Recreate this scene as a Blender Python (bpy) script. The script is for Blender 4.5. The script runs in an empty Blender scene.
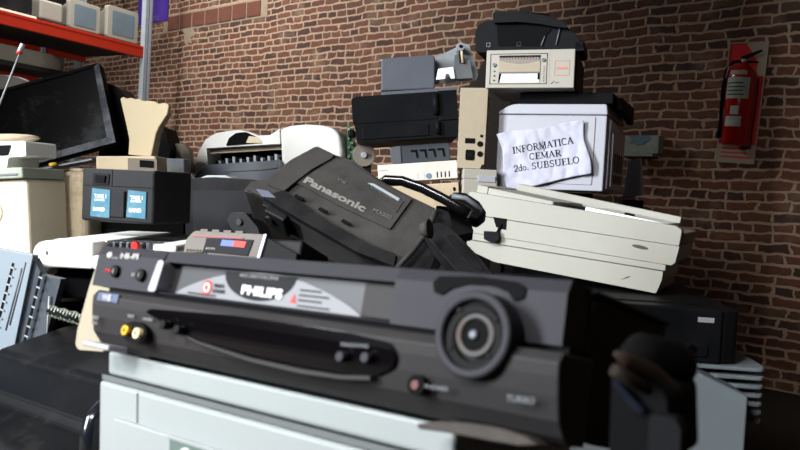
import bpy, bmesh, math, random
from mathutils import Vector, Matrix, noise
random.seed(7)
sc = bpy.context.scene
COL = sc.collection
R = math.radians
E = 1.15            # eye height
FP = 778.0          # focal length in pixels of an 800 px wide frame
CAMP = Vector((0, 0, E))
CAMR = Matrix.Rotation(R(90 - 2.5), 3, 'X') @ Matrix.Rotation(R(3.0), 3, 'Z')

cd = bpy.data.cameras.new('camera')
cam = bpy.data.objects.new('camera', cd)
COL.objects.link(cam)
cam.matrix_world = Matrix.Translation(CAMP) @ CAMR.to_4x4()
cd.sensor_width = 36; cd.lens = 36 * FP / 800
cd.clip_start = 0.02; cd.clip_end = 60
cd.dof.use_dof = True; cd.dof.focus_distance = 2.1; cd.dof.aperture_fstop = 11.0
sc.camera = cam

# ------------------------------------------------------------------ placing
def ray(px, py):
    return CAMR @ Vector(((px - 400) / FP, -(py - 225) / FP, -1.0))
def P(px, py, d):
    return CAMP + ray(px, py) * d
class Fr:
    """A thing's own frame: origin o, x axis towards x, tilt back about x."""
    def __init__(s, o, x, tilt=0.0, up=(0, 0, 1)):
        s.O = P(*o) if not isinstance(o, Vector) else o.copy()
        X = P(*x) if not isinstance(x, Vector) else x.copy()
        s.W = (X - s.O).length
        s.ex = (X - s.O).normalized()
        u = Vector(up)
        ez = (u - s.ex * u.dot(s.ex)).normalized()
        ey = ez.cross(s.ex)
        t = R(tilt)
        s.ez = ez * math.cos(t) + ey * math.sin(t)
        s.ey = s.ez.cross(s.ex)
        s.M = Matrix((s.ex, s.ey, s.ez)).transposed()
    def uv(s, px, py, y=0.0):
        d = ray(px, py)
        k = (s.O + s.ey * y - CAMP).dot(s.ey) / d.dot(s.ey)
        q = s.M.transposed() @ (CAMP + d * k - s.O)
        return (q.x, q.z)
    def poly(s, pts, y=0.0):
        return [s.uv(a, b, y) for a, b in pts]
    def w(s, x, y, z):
        return s.O + s.M @ Vector((x, y, z))
    def mat(s):
        return Matrix.Translation(s.O) @ s.M.to_4x4()

# ------------------------------------------------------------------ materials
def srgb(c):
    return tuple((v / 12.92 if v <= 0.04045 else ((v + 0.055) / 1.055) ** 2.4) for v in [x / 255 for x in c])
MATS = {}
def mat(name, c, rough=0.5, metal=0.0, dirt=0.0, dcol=(120, 110, 98), scale=12.0, bump=0.0, coat=0.0, spec=0.3, vary=0.06, thin=0.5):
    if name in MATS: return MATS[name]
    m = bpy.data.materials.new(name); m.use_nodes = True
    nt = m.node_tree; N = nt.nodes; L = nt.links
    b = N['Principled BSDF']
    base = srgb(c)
    b.inputs['Roughness'].default_value = rough
    b.inputs['Metallic'].default_value = metal
    b.inputs['Specular IOR Level'].default_value = spec
    if coat: b.inputs['Coat Weight'].default_value = coat; b.inputs['Coat Roughness'].default_value = 0.08
    tc = N.new('ShaderNodeTexCoord')
    n1 = N.new('ShaderNodeTexNoise'); n1.inputs['Scale'].default_value = scale; n1.inputs['Detail'].default_value = 8; n1.inputs['Roughness'].default_value = 0.65
    L.new(tc.outputs['Object'], n1.inputs['Vector'])
    mx = N.new('ShaderNodeMix'); mx.data_type = 'RGBA'
    lo = [v * (1 - vary) for v in base]; hi = [min(1, v * (1 + vary)) for v in base]
    mx.inputs['A'].default_value = (*lo, 1); mx.inputs['B'].default_value = (*hi, 1)
    L.new(n1.outputs['Fac'], mx.inputs['Factor'])
    out = mx.outputs['Result']
    if dirt > 0:
        n2 = N.new('ShaderNodeTexNoise'); n2.inputs['Scale'].default_value = scale * 0.45; n2.inputs['Detail'].default_value = 10; n2.inputs['Roughness'].default_value = 0.75
        L.new(tc.outputs['Object'], n2.inputs['Vector'])
        cr = N.new('ShaderNodeValToRGB'); cr.color_ramp.elements[0].position = thin - 0.05; cr.color_ramp.elements[1].position = thin + 0.25
        cr.color_ramp.elements[0].color = (0, 0, 0, 1); cr.color_ramp.elements[1].color = (dirt, dirt, dirt, 1)
        L.new(n2.outputs['Fac'], cr.inputs['Fac'])
        m2 = N.new('ShaderNodeMix'); m2.data_type = 'RGBA'
        m2.inputs['B'].default_value = (*srgb(dcol), 1)
        L.new(cr.outputs['Color'], m2.inputs['Factor']); L.new(out, m2.inputs['A'])
        out = m2.outputs['Result']
        ma = N.new('ShaderNodeMath'); ma.operation = 'MULTIPLY_ADD'; ma.inputs[1].default_value = 0.35; ma.inputs[2].default_value = rough
        L.new(cr.outputs['Color'], ma.inputs[0]); L.new(ma.outputs[0], b.inputs['Roughness'])
    L.new(out, b.inputs['Base Color'])
    if bump > 0:
        n3 = N.new('ShaderNodeTexNoise'); n3.inputs['Scale'].default_value = 350; n3.inputs['Detail'].default_value = 3
        L.new(tc.outputs['Object'], n3.inputs['Vector'])
        bp = N.new('ShaderNodeBump'); bp.inputs['Strength'].default_value = bump; bp.inputs['Distance'].default_value = 0.001
        L.new(n3.outputs['Fac'], bp.inputs['Height']); L.new(bp.outputs['Normal'], b.inputs['Normal'])
    MATS[name] = m
    return m
def glass(name, c=(255, 255, 255), rough=0.02):
    if name in MATS: return MATS[name]
    m = bpy.data.materials.new(name); m.use_nodes = True
    b = m.node_tree.nodes['Principled BSDF']
    b.inputs['Base Color'].default_value = (*srgb(c), 1); b.inputs['Transmission Weight'].default_value = 1; b.inputs['Roughness'].default_value = rough
    MATS[name] = m
    return m

M_ = dict(
    vcr=mat('vcr_grey_plastic', (44, 42, 43), .55, dirt=.25, dcol=(66, 61, 58), scale=14, bump=.12, spec=.16),
    vcr_up=mat('vcr_blue_grey_plastic', (43, 42, 48), .55, dirt=.2, dcol=(64, 60, 62), scale=14, bump=.1, spec=.16),
    chassis=mat('black_painted_steel', (15, 15, 16), .55, dirt=.2, dcol=(40, 38, 37), scale=9, spec=.08),
    gloss=mat('gloss_black_lens', (8, 6, 8), .12, vary=0, spec=.4),
    black=mat('black_plastic', (16, 17, 20), .48, dirt=.3, dcol=(44, 43, 43), scale=11, bump=.1, spec=.06),
    blackdust=mat('dusty_black_plastic', (24, 24, 26), .42, dirt=.4, dcol=(58, 56, 56), scale=16, bump=.2, thin=.5, spec=.08),
    deep=mat('matt_black_void', (8, 8, 9), .8, spec=.1),
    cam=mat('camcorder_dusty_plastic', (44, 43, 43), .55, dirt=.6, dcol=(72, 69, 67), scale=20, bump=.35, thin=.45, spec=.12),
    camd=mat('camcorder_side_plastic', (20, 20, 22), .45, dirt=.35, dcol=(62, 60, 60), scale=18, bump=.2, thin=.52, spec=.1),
    silver=mat('silver_trim', (160, 160, 170), .32, metal=.25),
    steel=mat('galvanised_steel', (150, 156, 160), .45, metal=.15, dirt=.3, dcol=(100, 90, 80), scale=20),
    greymach=mat('cool_grey_casing', (146, 151, 151), .45, dirt=.25, dcol=(130, 128, 118), scale=7, bump=.1, thin=.6),
    greydark=mat('slate_grey_plastic', (88, 92, 98), .4, dirt=.35, dcol=(130, 126, 120), scale=14, bump=.1),
    slate=mat('blue_slate_metal', (88, 92, 102), .4, metal=.1, dirt=.25, dcol=(120, 120, 122), scale=9, spec=.35),
    white=mat('white_plastic', (240, 240, 236), .4, dirt=.3, dcol=(168, 158, 140), scale=9, bump=.08, thin=.6),
    laser=mat('pale_lilac_white_plastic', (156, 156, 165), .4, dirt=.18, dcol=(170, 168, 170), scale=8, thin=.6),
    cream=mat('cream_plastic', (232, 218, 192), .5, dirt=.3, dcol=(160, 140, 105), scale=9, thin=.58),
    cream2=mat('yellowed_cream_casing', (158, 153, 143), .48, dirt=.35, dcol=(110, 104, 92), scale=6, bump=.15, thin=.62),
    tan=mat('tan_metal', (196, 178, 150), .5, dirt=.6, dcol=(120, 92, 62), scale=16, thin=.55),
    rust=mat('stained_cream_metal', (222, 206, 176), .6, dirt=.95, dcol=(104, 76, 44), scale=20, thin=.53),
    case=mat('aged_ivory_casing', (150, 148, 140), .5, dirt=.45, dcol=(120, 116, 104), scale=7, bump=.25, thin=.6),
    orange=mat('orange_rack_paint', (160, 34, 12), .45, dirt=.3, dcol=(120, 40, 20), scale=8),
    rackmesh=mat('dark_shelf_board', (44, 38, 34), .8),
    paper=mat('white_paper', (172, 172, 186), .75, vary=.02),
    ink=mat('black_ink', (22, 22, 26), .8),
    greytext=mat('grey_print', (150, 146, 144), .6),
    whitetext=mat('white_print', (232, 232, 230), .6),
    red=mat('red_enamel', (150, 16, 18), .25, coat=.3),
    redp=mat('red_print', (205, 36, 30), .5),
    blue=mat('cyan_blue_label', (34, 92, 114), .55, dirt=.3, dcol=(150, 170, 170), scale=40),
    bluep=mat('blue_print', (70, 90, 190), .5),
    green=mat('green_circuit_board', (40, 110, 74), .5, dirt=.3, dcol=(150, 150, 130), scale=60),
    gold=mat('gold_contact', (226, 176, 60), .3, metal=.8),
    ivory=mat('ivory_jack', (228, 208, 160), .4),
    yellow=mat('yellow_plastic', (226, 190, 50), .5),
    brown=mat('brown_leather', (44, 34, 28), .5, dirt=.4, dcol=(84, 62, 46), scale=30),
    purple=mat('purple_cloth', (72, 44, 132), .8),
    screen=mat('dusty_dark_glass', (7, 8, 10), .25, dirt=.3, dcol=(90, 96, 108), scale=16, thin=.56, spec=.25),
    bezel=mat('dusty_blue_grey_bezel', (44, 48, 58), .5, dirt=.85, dcol=(150, 156, 168), scale=22, thin=.45),
    crtglass=mat('grey_picture_tube', (92, 106, 112), .15, dirt=.3, dcol=(130, 130, 125), scale=8),
    crt=mat('beige_monitor_casing', (144, 138, 124), .55, dirt=.4, dcol=(120, 112, 98), scale=6, bump=.1),
    plaster=mat('old_plaster', (150, 130, 108), .9, dirt=.5, dcol=(120, 100, 82), scale=20),
    bluepaint=mat('flaking_blue_paint', (108, 132, 150), .8),
    boxgrey=mat('painted_wall_box', (156, 162, 150), .6, dirt=.5, dcol=(90, 84, 74), scale=14),
    wood=mat('rough_bench_wood', (96, 78, 58), .8, dirt=.5, dcol=(50, 42, 34), scale=8),
    panelwhite=mat('cream_board', (158, 146, 128), .6, dirt=.3, dcol=(140, 118, 84), scale=20),
)

# ------------------------------------------------------------------ mesh helpers
def rnd(pts, r, n=3):
    """round the corners of a closed outline"""
    out = []
    k = len(pts)
    rs = r if isinstance(r, (list, tuple)) else [r] * k
    for i in range(k):
        p = Vector(pts[i]); a = Vector(pts[i - 1]); b = Vector(pts[(i + 1) % k]); rr = rs[i]
        if rr <= 0: out.append((p.x, p.y)); continue
        da = (a - p); db = (b - p)
        q = min(rr, da.length * .48, db.length * .48)
        s = p + da.normalized() * q; e = p + db.normalized() * q
        for j in range(n + 1):
            t = j / n
            c = s * (1 - t) ** 2 + p * 2 * t * (1 - t) + e * t * t
            out.append((c.x, c.y))
    return out
def ell(cx, cy, rx, ry, n=28, a0=0, a1=360):
    full = abs(a1 - a0) >= 359.9
    m = n if full else n + 1
    return [(cx + rx * math.cos(R(a0 + (a1 - a0) * i / n)), cy + ry * math.sin(R(a0 + (a1 - a0) * i / n))) for i in range(m)]
class MB:
    def __init__(s): s.bm = bmesh.new()
    def box(s, x0, x1, y0, y1, z0, z1, m=None):
        vs = [s.bm.verts.new((x, y, z)) for x in (x0, x1) for y in (y0, y1) for z in (z0, z1)]
        for f in ((0, 1, 3, 2), (4, 6, 7, 5), (0, 4, 5, 1), (2, 3, 7, 6), (0, 2, 6, 4), (1, 5, 7, 3)):
            s.bm.faces.new([vs[i] for i in f])
        if m:
            for v in vs: v.co = m @ v.co
        return s
    def prism(s, pts, a0, a1, axis='y', pts2=None):
        """outline (u,v) extruded along axis: y -> (u,y,v); x -> (x,u,v); z -> (u,v,z)"""
        def mk(u, v, a):
            return {'y': (u, a, v), 'x': (a, u, v), 'z': (u, v, a)}[axis]
        q = pts2 or pts
        A = [s.bm.verts.new(mk(u, v, a0)) for u, v in pts]
        B = [s.bm.verts.new(mk(u, v, a1)) for u, v in q]
        s.bm.faces.new(A); s.bm.faces.new(B[::-1])
        n = len(pts)
        for i in range(n):
            s.bm.faces.new((A[i], B[i], B[(i + 1) % n], A[(i + 1) % n]))
        return s
    def ring(s, outer, inner, a0, a1, axis='y'):
        """closed band between two outlines of the same length"""
        def mk(u, v, a):
            return {'y': (u, a, v), 'x': (a, u, v), 'z': (u, v, a)}[axis]
        n = len(outer)
        V = [[s.bm.verts.new(mk(u, v, a)) for u, v in o] for o, a in ((outer, a0), (outer, a1), (inner, a1), (inner, a0))]
        for k in range(4):
            X, Y = V[k], V[(k + 1) % 4]
            for i in range(n):
                s.bm.faces.new((X[i], Y[i], Y[(i + 1) % n], X[(i + 1) % n]))
        return s
    def tube(s, path, r, n=12, cap=True, squash=1.0):
        path = [Vector(p) for p in path]
        rs = r if isinstance(r, (list, tuple)) else [r] * len(path)
        rings = []
        prev = None
        for i, p in enumerate(path):
            t = (path[min(i + 1, len(path) - 1)] - path[max(i - 1, 0)]).normalized()
            if prev is None:
                a = t.orthogonal().normalized()
            else:
                a = (prev - t * prev.dot(t)).normalized()
            prev = a
            b = t.cross(a)
            rings.append([s.bm.verts.new(p + (a * math.cos(2 * math.pi * j / n) + b * math.sin(2 * math.pi * j / n) * squash) * rs[i]) for j in range(n)])
        for A, B in zip(rings, rings[1:]):
            for j in range(n):
                f = s.bm.faces.new((A[j], A[(j + 1) % n], B[(j + 1) % n], B[j])); f.smooth = True
        if cap:
            s.bm.faces.new(rings[0][::-1]); s.bm.faces.new(rings[-1])
        return s
    def cyl(s, a, b, r, n=24):
        return s.tube([a, b], r, n)
    def sphere(s, c, r, n=16, sc=(1, 1, 1)):
        res = bmesh.ops.create_uvsphere(s.bm, u_segments=n, v_segments=n // 2, radius=r)
        for v in res['verts']: v.co = Vector((v.co.x * sc[0], v.co.y * sc[1], v.co.z * sc[2])) + Vector(c)
        for v in res['verts']:
            for f in v.link_faces: f.smooth = True
        return s
    def loft(s, secs):
        """sections: lists of 3D points, same length, capped"""
        V = [[s.bm.verts.new(p) for p in sec] for sec in secs]
        n = len(secs[0])
        for A, B in zip(V, V[1:]):
            for i in range(n): s.bm.faces.new((A[i], A[(i + 1) % n], B[(i + 1) % n], B[i]))
        s.bm.faces.new(V[0][::-1]); s.bm.faces.new(V[-1])
        return s
    def build(s, name, m, parent=None, bev=0.0, seg=2, smooth=False, label=None):
        bmesh.ops.recalc_face_normals(s.bm, faces=s.bm.faces)
        me = bpy.data.meshes.new(name)
        s.bm.to_mesh(me); s.bm.free()
        o = bpy.data.objects.new(name, me); COL.objects.link(o)
        me.materials.append(M_[m] if isinstance(m, str) else m)
        if smooth:
            for p in me.polygons: p.use_smooth = True
        if bev > 0:
            md = o.modifiers.new('bevel', 'BEVEL'); md.width = bev; md.segments = seg; md.limit_method = 'ANGLE'; md.angle_limit = R(28)
        if parent is not None: o.parent = parent
        if label: o['label'] = label
        return o
def tag(o, label, cat, group=None, kind=None):
    o['label'] = label; o['category'] = cat
    if group: o['group'] = group
    if kind: o['kind'] = kind
    return o
def T(name, label, cat, fr, group=None):
    o = bpy.data.objects.new(name, None); COL.objects.link(o)
    o.empty_display_size = .03
    o.matrix_world = fr.mat()
    return tag(o, label, cat, group)
def struct(o):
    o['kind'] = 'structure'; return o
def copy_tree(o, parent=None):
    c = o.copy(); COL.objects.link(c)
    if parent is not None: c.parent = parent
    for ch in list(o.children): copy_tree(ch, c)
    return c
def text(s, size, m, parent, x, z, y=-.0006, rot=0.0, name='lettering', bold=0.0, align='LEFT', xs=1.0, depth=.0002, shear=0, label=None):
    cu = bpy.data.curves.new(name, 'FONT'); cu.body = s; cu.size = size; cu.extrude = depth; cu.offset = bold; cu.align_x = align; cu.shear = shear
    tmp = bpy.data.objects.new('tmp', cu); COL.objects.link(tmp)
    dg = bpy.context.evaluated_depsgraph_get(); dg.update()
    me = bpy.data.meshes.new_from_object(tmp.evaluated_get(dg))
    bpy.data.objects.remove(tmp)
    mtx = Matrix.Translation((x, y, z)) @ Matrix.Rotation(-rot, 4, 'Y') @ Matrix.Rotation(R(90), 4, 'X') @ Matrix.Diagonal((xs, 1, 1, 1))
    me.transform(mtx)
    me.materials.clear(); me.materials.append(M_[m] if isinstance(m, str) else m)
    o = bpy.data.objects.new(name, me); COL.objects.link(o); o.parent = parent
    if label: o['label'] = label
    return o
def quad(fr, pxs, y0, y1, name, m, parent, bev=0.0, r=0.0, label=None, smooth=False):
    """a piece whose outline on plane y0 of the thing's frame is given"""
    pts = fr.poly(pxs, y0)
    if r: pts = rnd(pts, r)
    return MB().prism(pts, y0, y1).build(name, m, parent, bev, label=label, smooth=smooth)
def ptext(fr, s, a, b, m, parent, cap, y=-.0006, **k):
    """lettering whose baseline runs from pixel a to pixel b on the front plane, fitted to that width"""
    A = fr.uv(*a, y); B = fr.uv(*b, y)
    wdt = math.hypot(B[0] - A[0], B[1] - A[1]); rot = math.atan2(B[1] - A[1], B[0] - A[0])
    cu = bpy.data.curves.new('t', 'FONT'); cu.body = s; cu.size = 1
    tmp = bpy.data.objects.new('tmp', cu); COL.objects.link(tmp)
    bpy.context.view_layer.update()
    w0 = max(tmp.dimensions.x, .01); bpy.data.objects.remove(tmp)
    size = cap / .7
    return text(s, size, m, parent, A[0], A[1], y, rot, xs=wdt / (w0 * size), **k)

# ================================================================== ROOM
WD = R(40.8)                                   # the brick wall runs away to the left
we = Vector((math.cos(WD), -math.sin(WD), 0))  # along the wall, rightwards
wn = Vector((-math.sin(WD), -math.cos(WD), 0)) # towards the room
W0 = Vector((0, 7.07, 0))
FRW = Fr(W0, W0 + we)                          # wall frame: x along, y into the wall, z up
def brick_material():
    m = bpy.data.materials.new('old_brick'); m.use_nodes = True
    nt = m.node_tree; N = nt.nodes; L = nt.links; b = N['Principled BSDF']
    tc = N.new('ShaderNodeTexCoord'); sp = N.new('ShaderNodeSeparateXYZ'); cb = N.new('ShaderNodeCombineXYZ')
    L.new(tc.outputs['Object'], sp.inputs[0]); L.new(sp.outputs['X'], cb.inputs['X']); L.new(sp.outputs['Z'], cb.inputs['Y'])
    nz = N.new('ShaderNodeTexNoise'); nz.inputs['Scale'].default_value = 2.2; nz.inputs['Detail'].default_value = 2
    L.new(cb.outputs[0], nz.inputs['Vector'])
    nz2 = N.new('ShaderNodeTexNoise'); nz2.inputs['Scale'].default_value = 16; nz2.inputs['Detail'].default_value = 4
    L.new(cb.outputs[0], nz2.inputs['Vector'])
    def off(n, k):
        s = N.new('ShaderNodeVectorMath'); s.operation = 'SUBTRACT'; s.inputs[1].default_value = (.5, .5, .5); L.new(n.outputs['Color'], s.inputs[0])
        g = N.new('ShaderNodeVectorMath'); g.operation = 'MULTIPLY'; g.inputs[1].default_value = k; L.new(s.outputs[0], g.inputs[0]); return g
    a1 = N.new('ShaderNodeVectorMath'); a1.operation = 'ADD'; L.new(cb.outputs[0], a1.inputs[0]); L.new(off(nz, (.12, .05, 0)).outputs[0], a1.inputs[1])
    a2 = N.new('ShaderNodeVectorMath'); a2.operation = 'ADD'; L.new(a1.outputs[0], a2.inputs[0]); L.new(off(nz2, (.06, .034, 0)).outputs[0], a2.inputs[1])
    br = N.new('ShaderNodeTexBrick'); br.offset = .5; br.offset_frequency = 2; br.squash = .62; br.squash_frequency = 3
    br.inputs['Scale'].default_value = 1; br.inputs['Brick Width'].default_value = .205; br.inputs['Row Height'].default_value = .067
    br.inputs['Mortar Size'].default_value = .0125; br.inputs['Mortar Smooth'].default_value = .55; br.inputs['Bias'].default_value = -.1
    br.inputs['Color1'].default_value = (0, 0, 0, 1); br.inputs['Color2'].default_value = (1, 1, 1, 1); br.inputs['Mortar'].default_value = (.5, .5, .5, 1)
    L.new(a2.outputs[0], br.inputs['Vector'])
    cr = N.new('ShaderNodeValToRGB'); e = cr.color_ramp.elements
    e[0].position = 0; e[0].color = (*srgb((68, 44, 34)), 1); e[1].position = 1; e[1].color = (*srgb((116, 76, 55)), 1)
    for p, c in ((.2, (88, 54, 40)), (.45, (102, 62, 44)), (.7, (108, 66, 45)), (.88, (92, 70, 52))):
        x = e.new(p); x.color = (*srgb(c), 1)
    L.new(br.outputs['Color'], cr.inputs['Fac'])
    n4 = N.new('ShaderNodeTexNoise'); n4.inputs['Scale'].default_value = 30; n4.inputs['Detail'].default_value = 8; n4.inputs['Roughness'].default_value = .7
    L.new(cb.outputs[0], n4.inputs['Vector'])
    mm = N.new('ShaderNodeMix'); mm.data_type = 'RGBA'; mm.blend_type = 'OVERLAY'; mm.inputs['Factor'].default_value = .55
    L.new(cr.outputs['Color'], mm.inputs['A']); L.new(n4.outputs['Fac'], mm.inputs['B'])
    mo = N.new('ShaderNodeMix'); mo.data_type = 'RGBA'
    mo.inputs['B'].default_value = (*srgb((176, 145, 119)), 1)
    L.new(mm.outputs['Result'], mo.inputs['A'])
    n5 = N.new('ShaderNodeTexNoise'); n5.inputs['Scale'].default_value = 3.5; n5.inputs['Detail'].default_value = 6
    L.new(cb.outputs[0], n5.inputs['Vector'])
    c5 = N.new('ShaderNodeValToRGB'); c5.color_ramp.elements[0].position = .55; c5.color_ramp.elements[1].position = .8
    c5.color_ramp.elements[0].color = (0, 0, 0, 1); c5.color_ramp.elements[1].color = (.5, .5, .5, 1)
    L.new(n5.outputs['Fac'], c5.inputs['Fac'])
    mxx = N.new('ShaderNodeMath'); mxx.operation = 'MAXIMUM'; L.new(br.outputs['Fac'], mxx.inputs[0]); L.new(c5.outputs['Color'], mxx.inputs[1])
    L.new(mxx.outputs[0], mo.inputs['Factor'])
    L.new(mo.outputs['Result'], b.inputs['Base Color']); b.inputs['Roughness'].default_value = .9
    sb = N.new('ShaderNodeMath'); sb.operation = 'MULTIPLY_ADD'; sb.inputs[1].default_value = -1; L.new(br.outputs['Fac'], sb.inputs[0])
    g4 = N.new('ShaderNodeMath'); g4.operation = 'MULTIPLY'; g4.inputs[1].default_value = .5; L.new(n4.outputs['Fac'], g4.inputs[0]); L.new(g4.outputs[0], sb.inputs[2])
    bp = N.new('ShaderNodeBump'); bp.inputs['Strength'].default_value = .9; bp.inputs['Distance'].default_value = .012
    L.new(sb.outputs[0], bp.inputs['Height']); L.new(bp.outputs['Normal'], b.inputs['Normal'])
    return m
BR = brick_material()
floor_m = mat('dark_concrete', (58, 54, 50), .85, dirt=.4, dcol=(34, 31, 28), scale=1.5, bump=.1)
ceil_m = mat('ceiling_boards', (60, 54, 48), .9)
CH = 4.6
def wallbox(name, x0, x1, y0, y1, z0, z1, m):
    o = MB().box(x0, x1, y0, y1, z0, z1).build(name, m); o.matrix_world = FRW.mat(); return struct(o)
wallbox('wall_back', -7, 9, 0, .3, 0, CH, BR)
wallbox('floor', -7, 9, -8.6, .3, -.1, 0, floor_m)
skx, sky = FRW.M.transposed() @ (Vector((-3.0, 7.2, 0)) - FRW.O), 0  # centre of an unseen skylight added to brighten the wall's left part
hx, hy = skx.x, skx.y
o = MB()
o.box(-7, hx - .7, -8.6, .3, CH, CH + .2); o.box(hx + .7, 9, -8.6, .3, CH, CH + .2)
o.box(hx - .7, hx + .7, -8.6, hy - .7, CH, CH + .2); o.box(hx - .7, hx + .7, hy + .7, .3, CH, CH + .2)
o = o.build('ceiling', ceil_m); o.matrix_world = FRW.mat(); struct(o)
o = MB()
for k in range(4): o.box(hx - .72 + .48 * k - .02, hx - .72 + .48 * k + .02, hy - .7, hy + .7, CH + .1, CH + .14)
o = o.build('added_skylight_bars', 'steel'); o.matrix_world = FRW.mat(); struct(o)  # bars across the added skylight opening
wallbox('wall_right', 9, 9.2, -8.6, .3, 0, CH, mat('dim_plaster', (48, 42, 38), .9))
dimp = MATS['dim_plaster']
LX = -6.6
wallm = mat('pale_plaster', (58, 50, 44), .9)
wallbox('wall_left', LX - .3, LX, -8.6, .3, 0, CH, wallm)
# unseen half height partition, added behind the pile to shade the lower right wall
o = MB().box(.45, .6, 3.4, 6.0, 0, 1.95).build('added_shade_partition', dimp); struct(o)
# front wall (behind the photographer) with the big window the day comes through
wx0, wx1, wz0, wz1 = 1.05, 2.15, 1.3, 3.7
o = MB()
o.box(-7, wx0, -8.9, -8.6, 0, CH); o.box(wx1, 9, -8.9, -8.6, 0, CH)
o.box(wx0, wx1, -8.9, -8.6, 0, wz0); o.box(wx0, wx1, -8.9, -8.6, wz1, CH)
o = o.build('wall_front', dimp); o.matrix_world = FRW.mat(); struct(o)
o = MB()
for k in range(4):
    x = wx0 + (wx1 - wx0) * k / 3; o.box(x - .02, x + .02, -8.8, -8.75, wz0, wz1)
for z in (wz0 + .02, 2.6, wz1 - .02): o.box(wx0, wx1, -8.8, -8.75, z - .02, z + .02)
o = o.build('window_1', 'steel'); o.matrix_world = FRW.mat(); struct(o)

# unseen pier, added left of the view to keep window light off the right wall
pf = Fr(Vector((-2.51, 1.72, 0)), Vector((-2.13, 1.34, 0)))
o = MB().box(-.26, .79, 0, .35, 0, CH).build('added_shade_pier', BR); o.matrix_world = pf.mat(); struct(o)

# soldier course and plaster scar high in the brick wall
mb = MB(); k = 0
A = FRW.uv(160, 36); B = FRW.uv(268, -2)
def along(t): return (A[0] + (B[0] - A[0]) * t, A[1])
import itertools
x = A[0]; z = FRW.uv(215, 12)[1]
lint = []
z0 = FRW.uv(212, 24)[1]; z1 = FRW.uv(212, 9)[1]
x0 = FRW.uv(168, 30)[0]; x1 = FRW.uv(262, 5)[0]
mbm = MB().box(x0 - .1, x1 + .1, -.004, .01, z0 - .02, z1 + .02)
mo_ = mbm.build('trim_1', 'plaster'); mo_.matrix_world = FRW.mat(); struct(mo_)
n = 7
mb = MB()
for i in range(n):
    a = x0 + (x1 - x0) * i / n; b = x0 + (x1 - x0) * (i + 1) / n
    if i == 0 or i == 1: pass
    mb.box(a + .012, b - .012, -.016, .0, z0 + random.uniform(0, .008), z1 - random.uniform(0, .008))
o = mb.build('trim_2', mat('soldier_bricks', (104, 62, 48), .9, dirt=.4, dcol=(70, 50, 42), scale=14), bev=.006); o.matrix_world = FRW.mat(); struct(o)
pts = [(181, 22), (184, 17), (186, 19), (190, 13), (194, 17), (193, 22), (197, 25), (194, 30), (196, 35), (191, 38), (192, 44), (188, 42), (187, 47), (184, 40), (185, 34), (182, 31), (183, 26)]
o = MB().prism(FRW.poly(pts), -.008, .0).build('trim_3', 'plaster', bev=.006); o.matrix_world = FRW.mat(); struct(o)

# ------------------------------------------------------------------ extinguisher on the wall
yo = -.008
fe = Fr(FRW.w(FRW.uv(716, 162)[0], yo, FRW.uv(716, 162)[1]), FRW.w(FRW.uv(755, 164.5)[0], yo, FRW.uv(755, 164.5)[1]))
t = T('sign_board', 'tall red and cream board fixed to the brick wall behind the fire extinguisher', 'sign', fe)
W = fe.W; H = fe.uv(724, 43)[1]
MB().box(0, W, -.006, .0, 0, H).build('board', 'redp', t, .001)
MB().prism([(W * .42, H), (W, H), (W, H * .72), (W * .78, H * .72), (W * .78, H * .84)], -.008, -.006).build('stripe', 'panelwhite', t)
MB().prism([(0, H * .45), (W * .16, H * .45), (W * .2, H * .2), (0, H * .18)], -.008, -.006).build('stripe', 'panelwhite', t)
MB().box(0, W, -.0085, -.006, 0, H * .155).build('caption_panel', 'panelwhite', t)
MB().ring([(0, 0), (W, 0), (W, H), (0, H)], [(.008, .008), (W - .008, .008), (W - .008, H - .008), (.008, H - .008)], -.010, -.006).build('border', 'panelwhite', t)
mb = MB()
for k in range(3): mb.box(W * .12, W * (.88 - .1 * (k % 2)), -.0095, -.0085, H * (.045 + .036 * k), H * (.057 + .036 * k))
mb.build('caption_lines', 'redp', t)
d = fe.O
ctr = fe.uv(740, 100, -.09)
fx = Fr(fe.w(ctr[0] - .09, -.10, fe.uv(740, 146, -.10)[1]), fe.w(ctr[0] + .09, -.10, fe.uv(740, 146, -.10)[1]))
t = T('fire_extinguisher', 'red fire extinguisher hung on the dark right end of the brick wall', 'fire extinguisher', fx)
cx = .095; top = fe.uv(740, 62, -.1)[1] - fe.uv(740, 146, -.1)[1]
rr = .088
prof = [(0, rr * .85), (.012, rr), (top * .80, rr), (top * .87, rr * .92), (top * .93, rr * .62), (top * .96, rr * .3), (top, rr * .25)]
mb = MB(); mb.tube([(cx, 0, z) for z, r_ in prof], [r_ for z, r_ in prof], 28)
mb.build('cylinder', 'red', t)
def arcband(r, a0, a1, z0, z1, name, m, par, cxx=cx):
    b = MB(); n = 10
    o1 = [(cxx + r * math.sin(R(a0 + (a1 - a0) * i / n)), -r * math.cos(R(a0 + (a1 - a0) * i / n))) for i in range(n + 1)]
    i1 = [(cxx + (r - .002) * math.sin(R(a0 + (a1 - a0) * i / n)), -(r - .002) * math.cos(R(a0 + (a1 - a0) * i / n))) for i in range(n + 1)]
    b.prism(o1 + i1[::-1], z0, z1, 'z'); return b.build(name, m, par)
arcband(rr + .0015, -62, 48, top * .55, top * .80, 'instruction_label', 'boxgrey', t)
mb = MB()
for k in range(4):
    z = top * (.59 + .045 * k)
    n = 8; a0, a1 = -45, 30 - 8 * (k % 2)
    o1 = [(cx + (rr + .003) * math.sin(R(a0 + (a1 - a0) * i / n)), -(rr + .003) * math.cos(R(a0 + (a1 - a0) * i / n))) for i in range(n + 1)]
    i1 = [(cx + (rr + .001) * math.sin(R(a0 + (a1 - a0) * i / n)), -(rr + .001) * math.cos(R(a0 + (a1 - a0) * i / n))) for i in range(n + 1)]
    mb.prism(o1 + i1[::-1], z, z + .007, 'z')
mb.build('label_print', 'ink', t)
arcband(rr + .0015, -38, 30, top * .22, top * .34, 'round_label', 'boxgrey', t)
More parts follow.
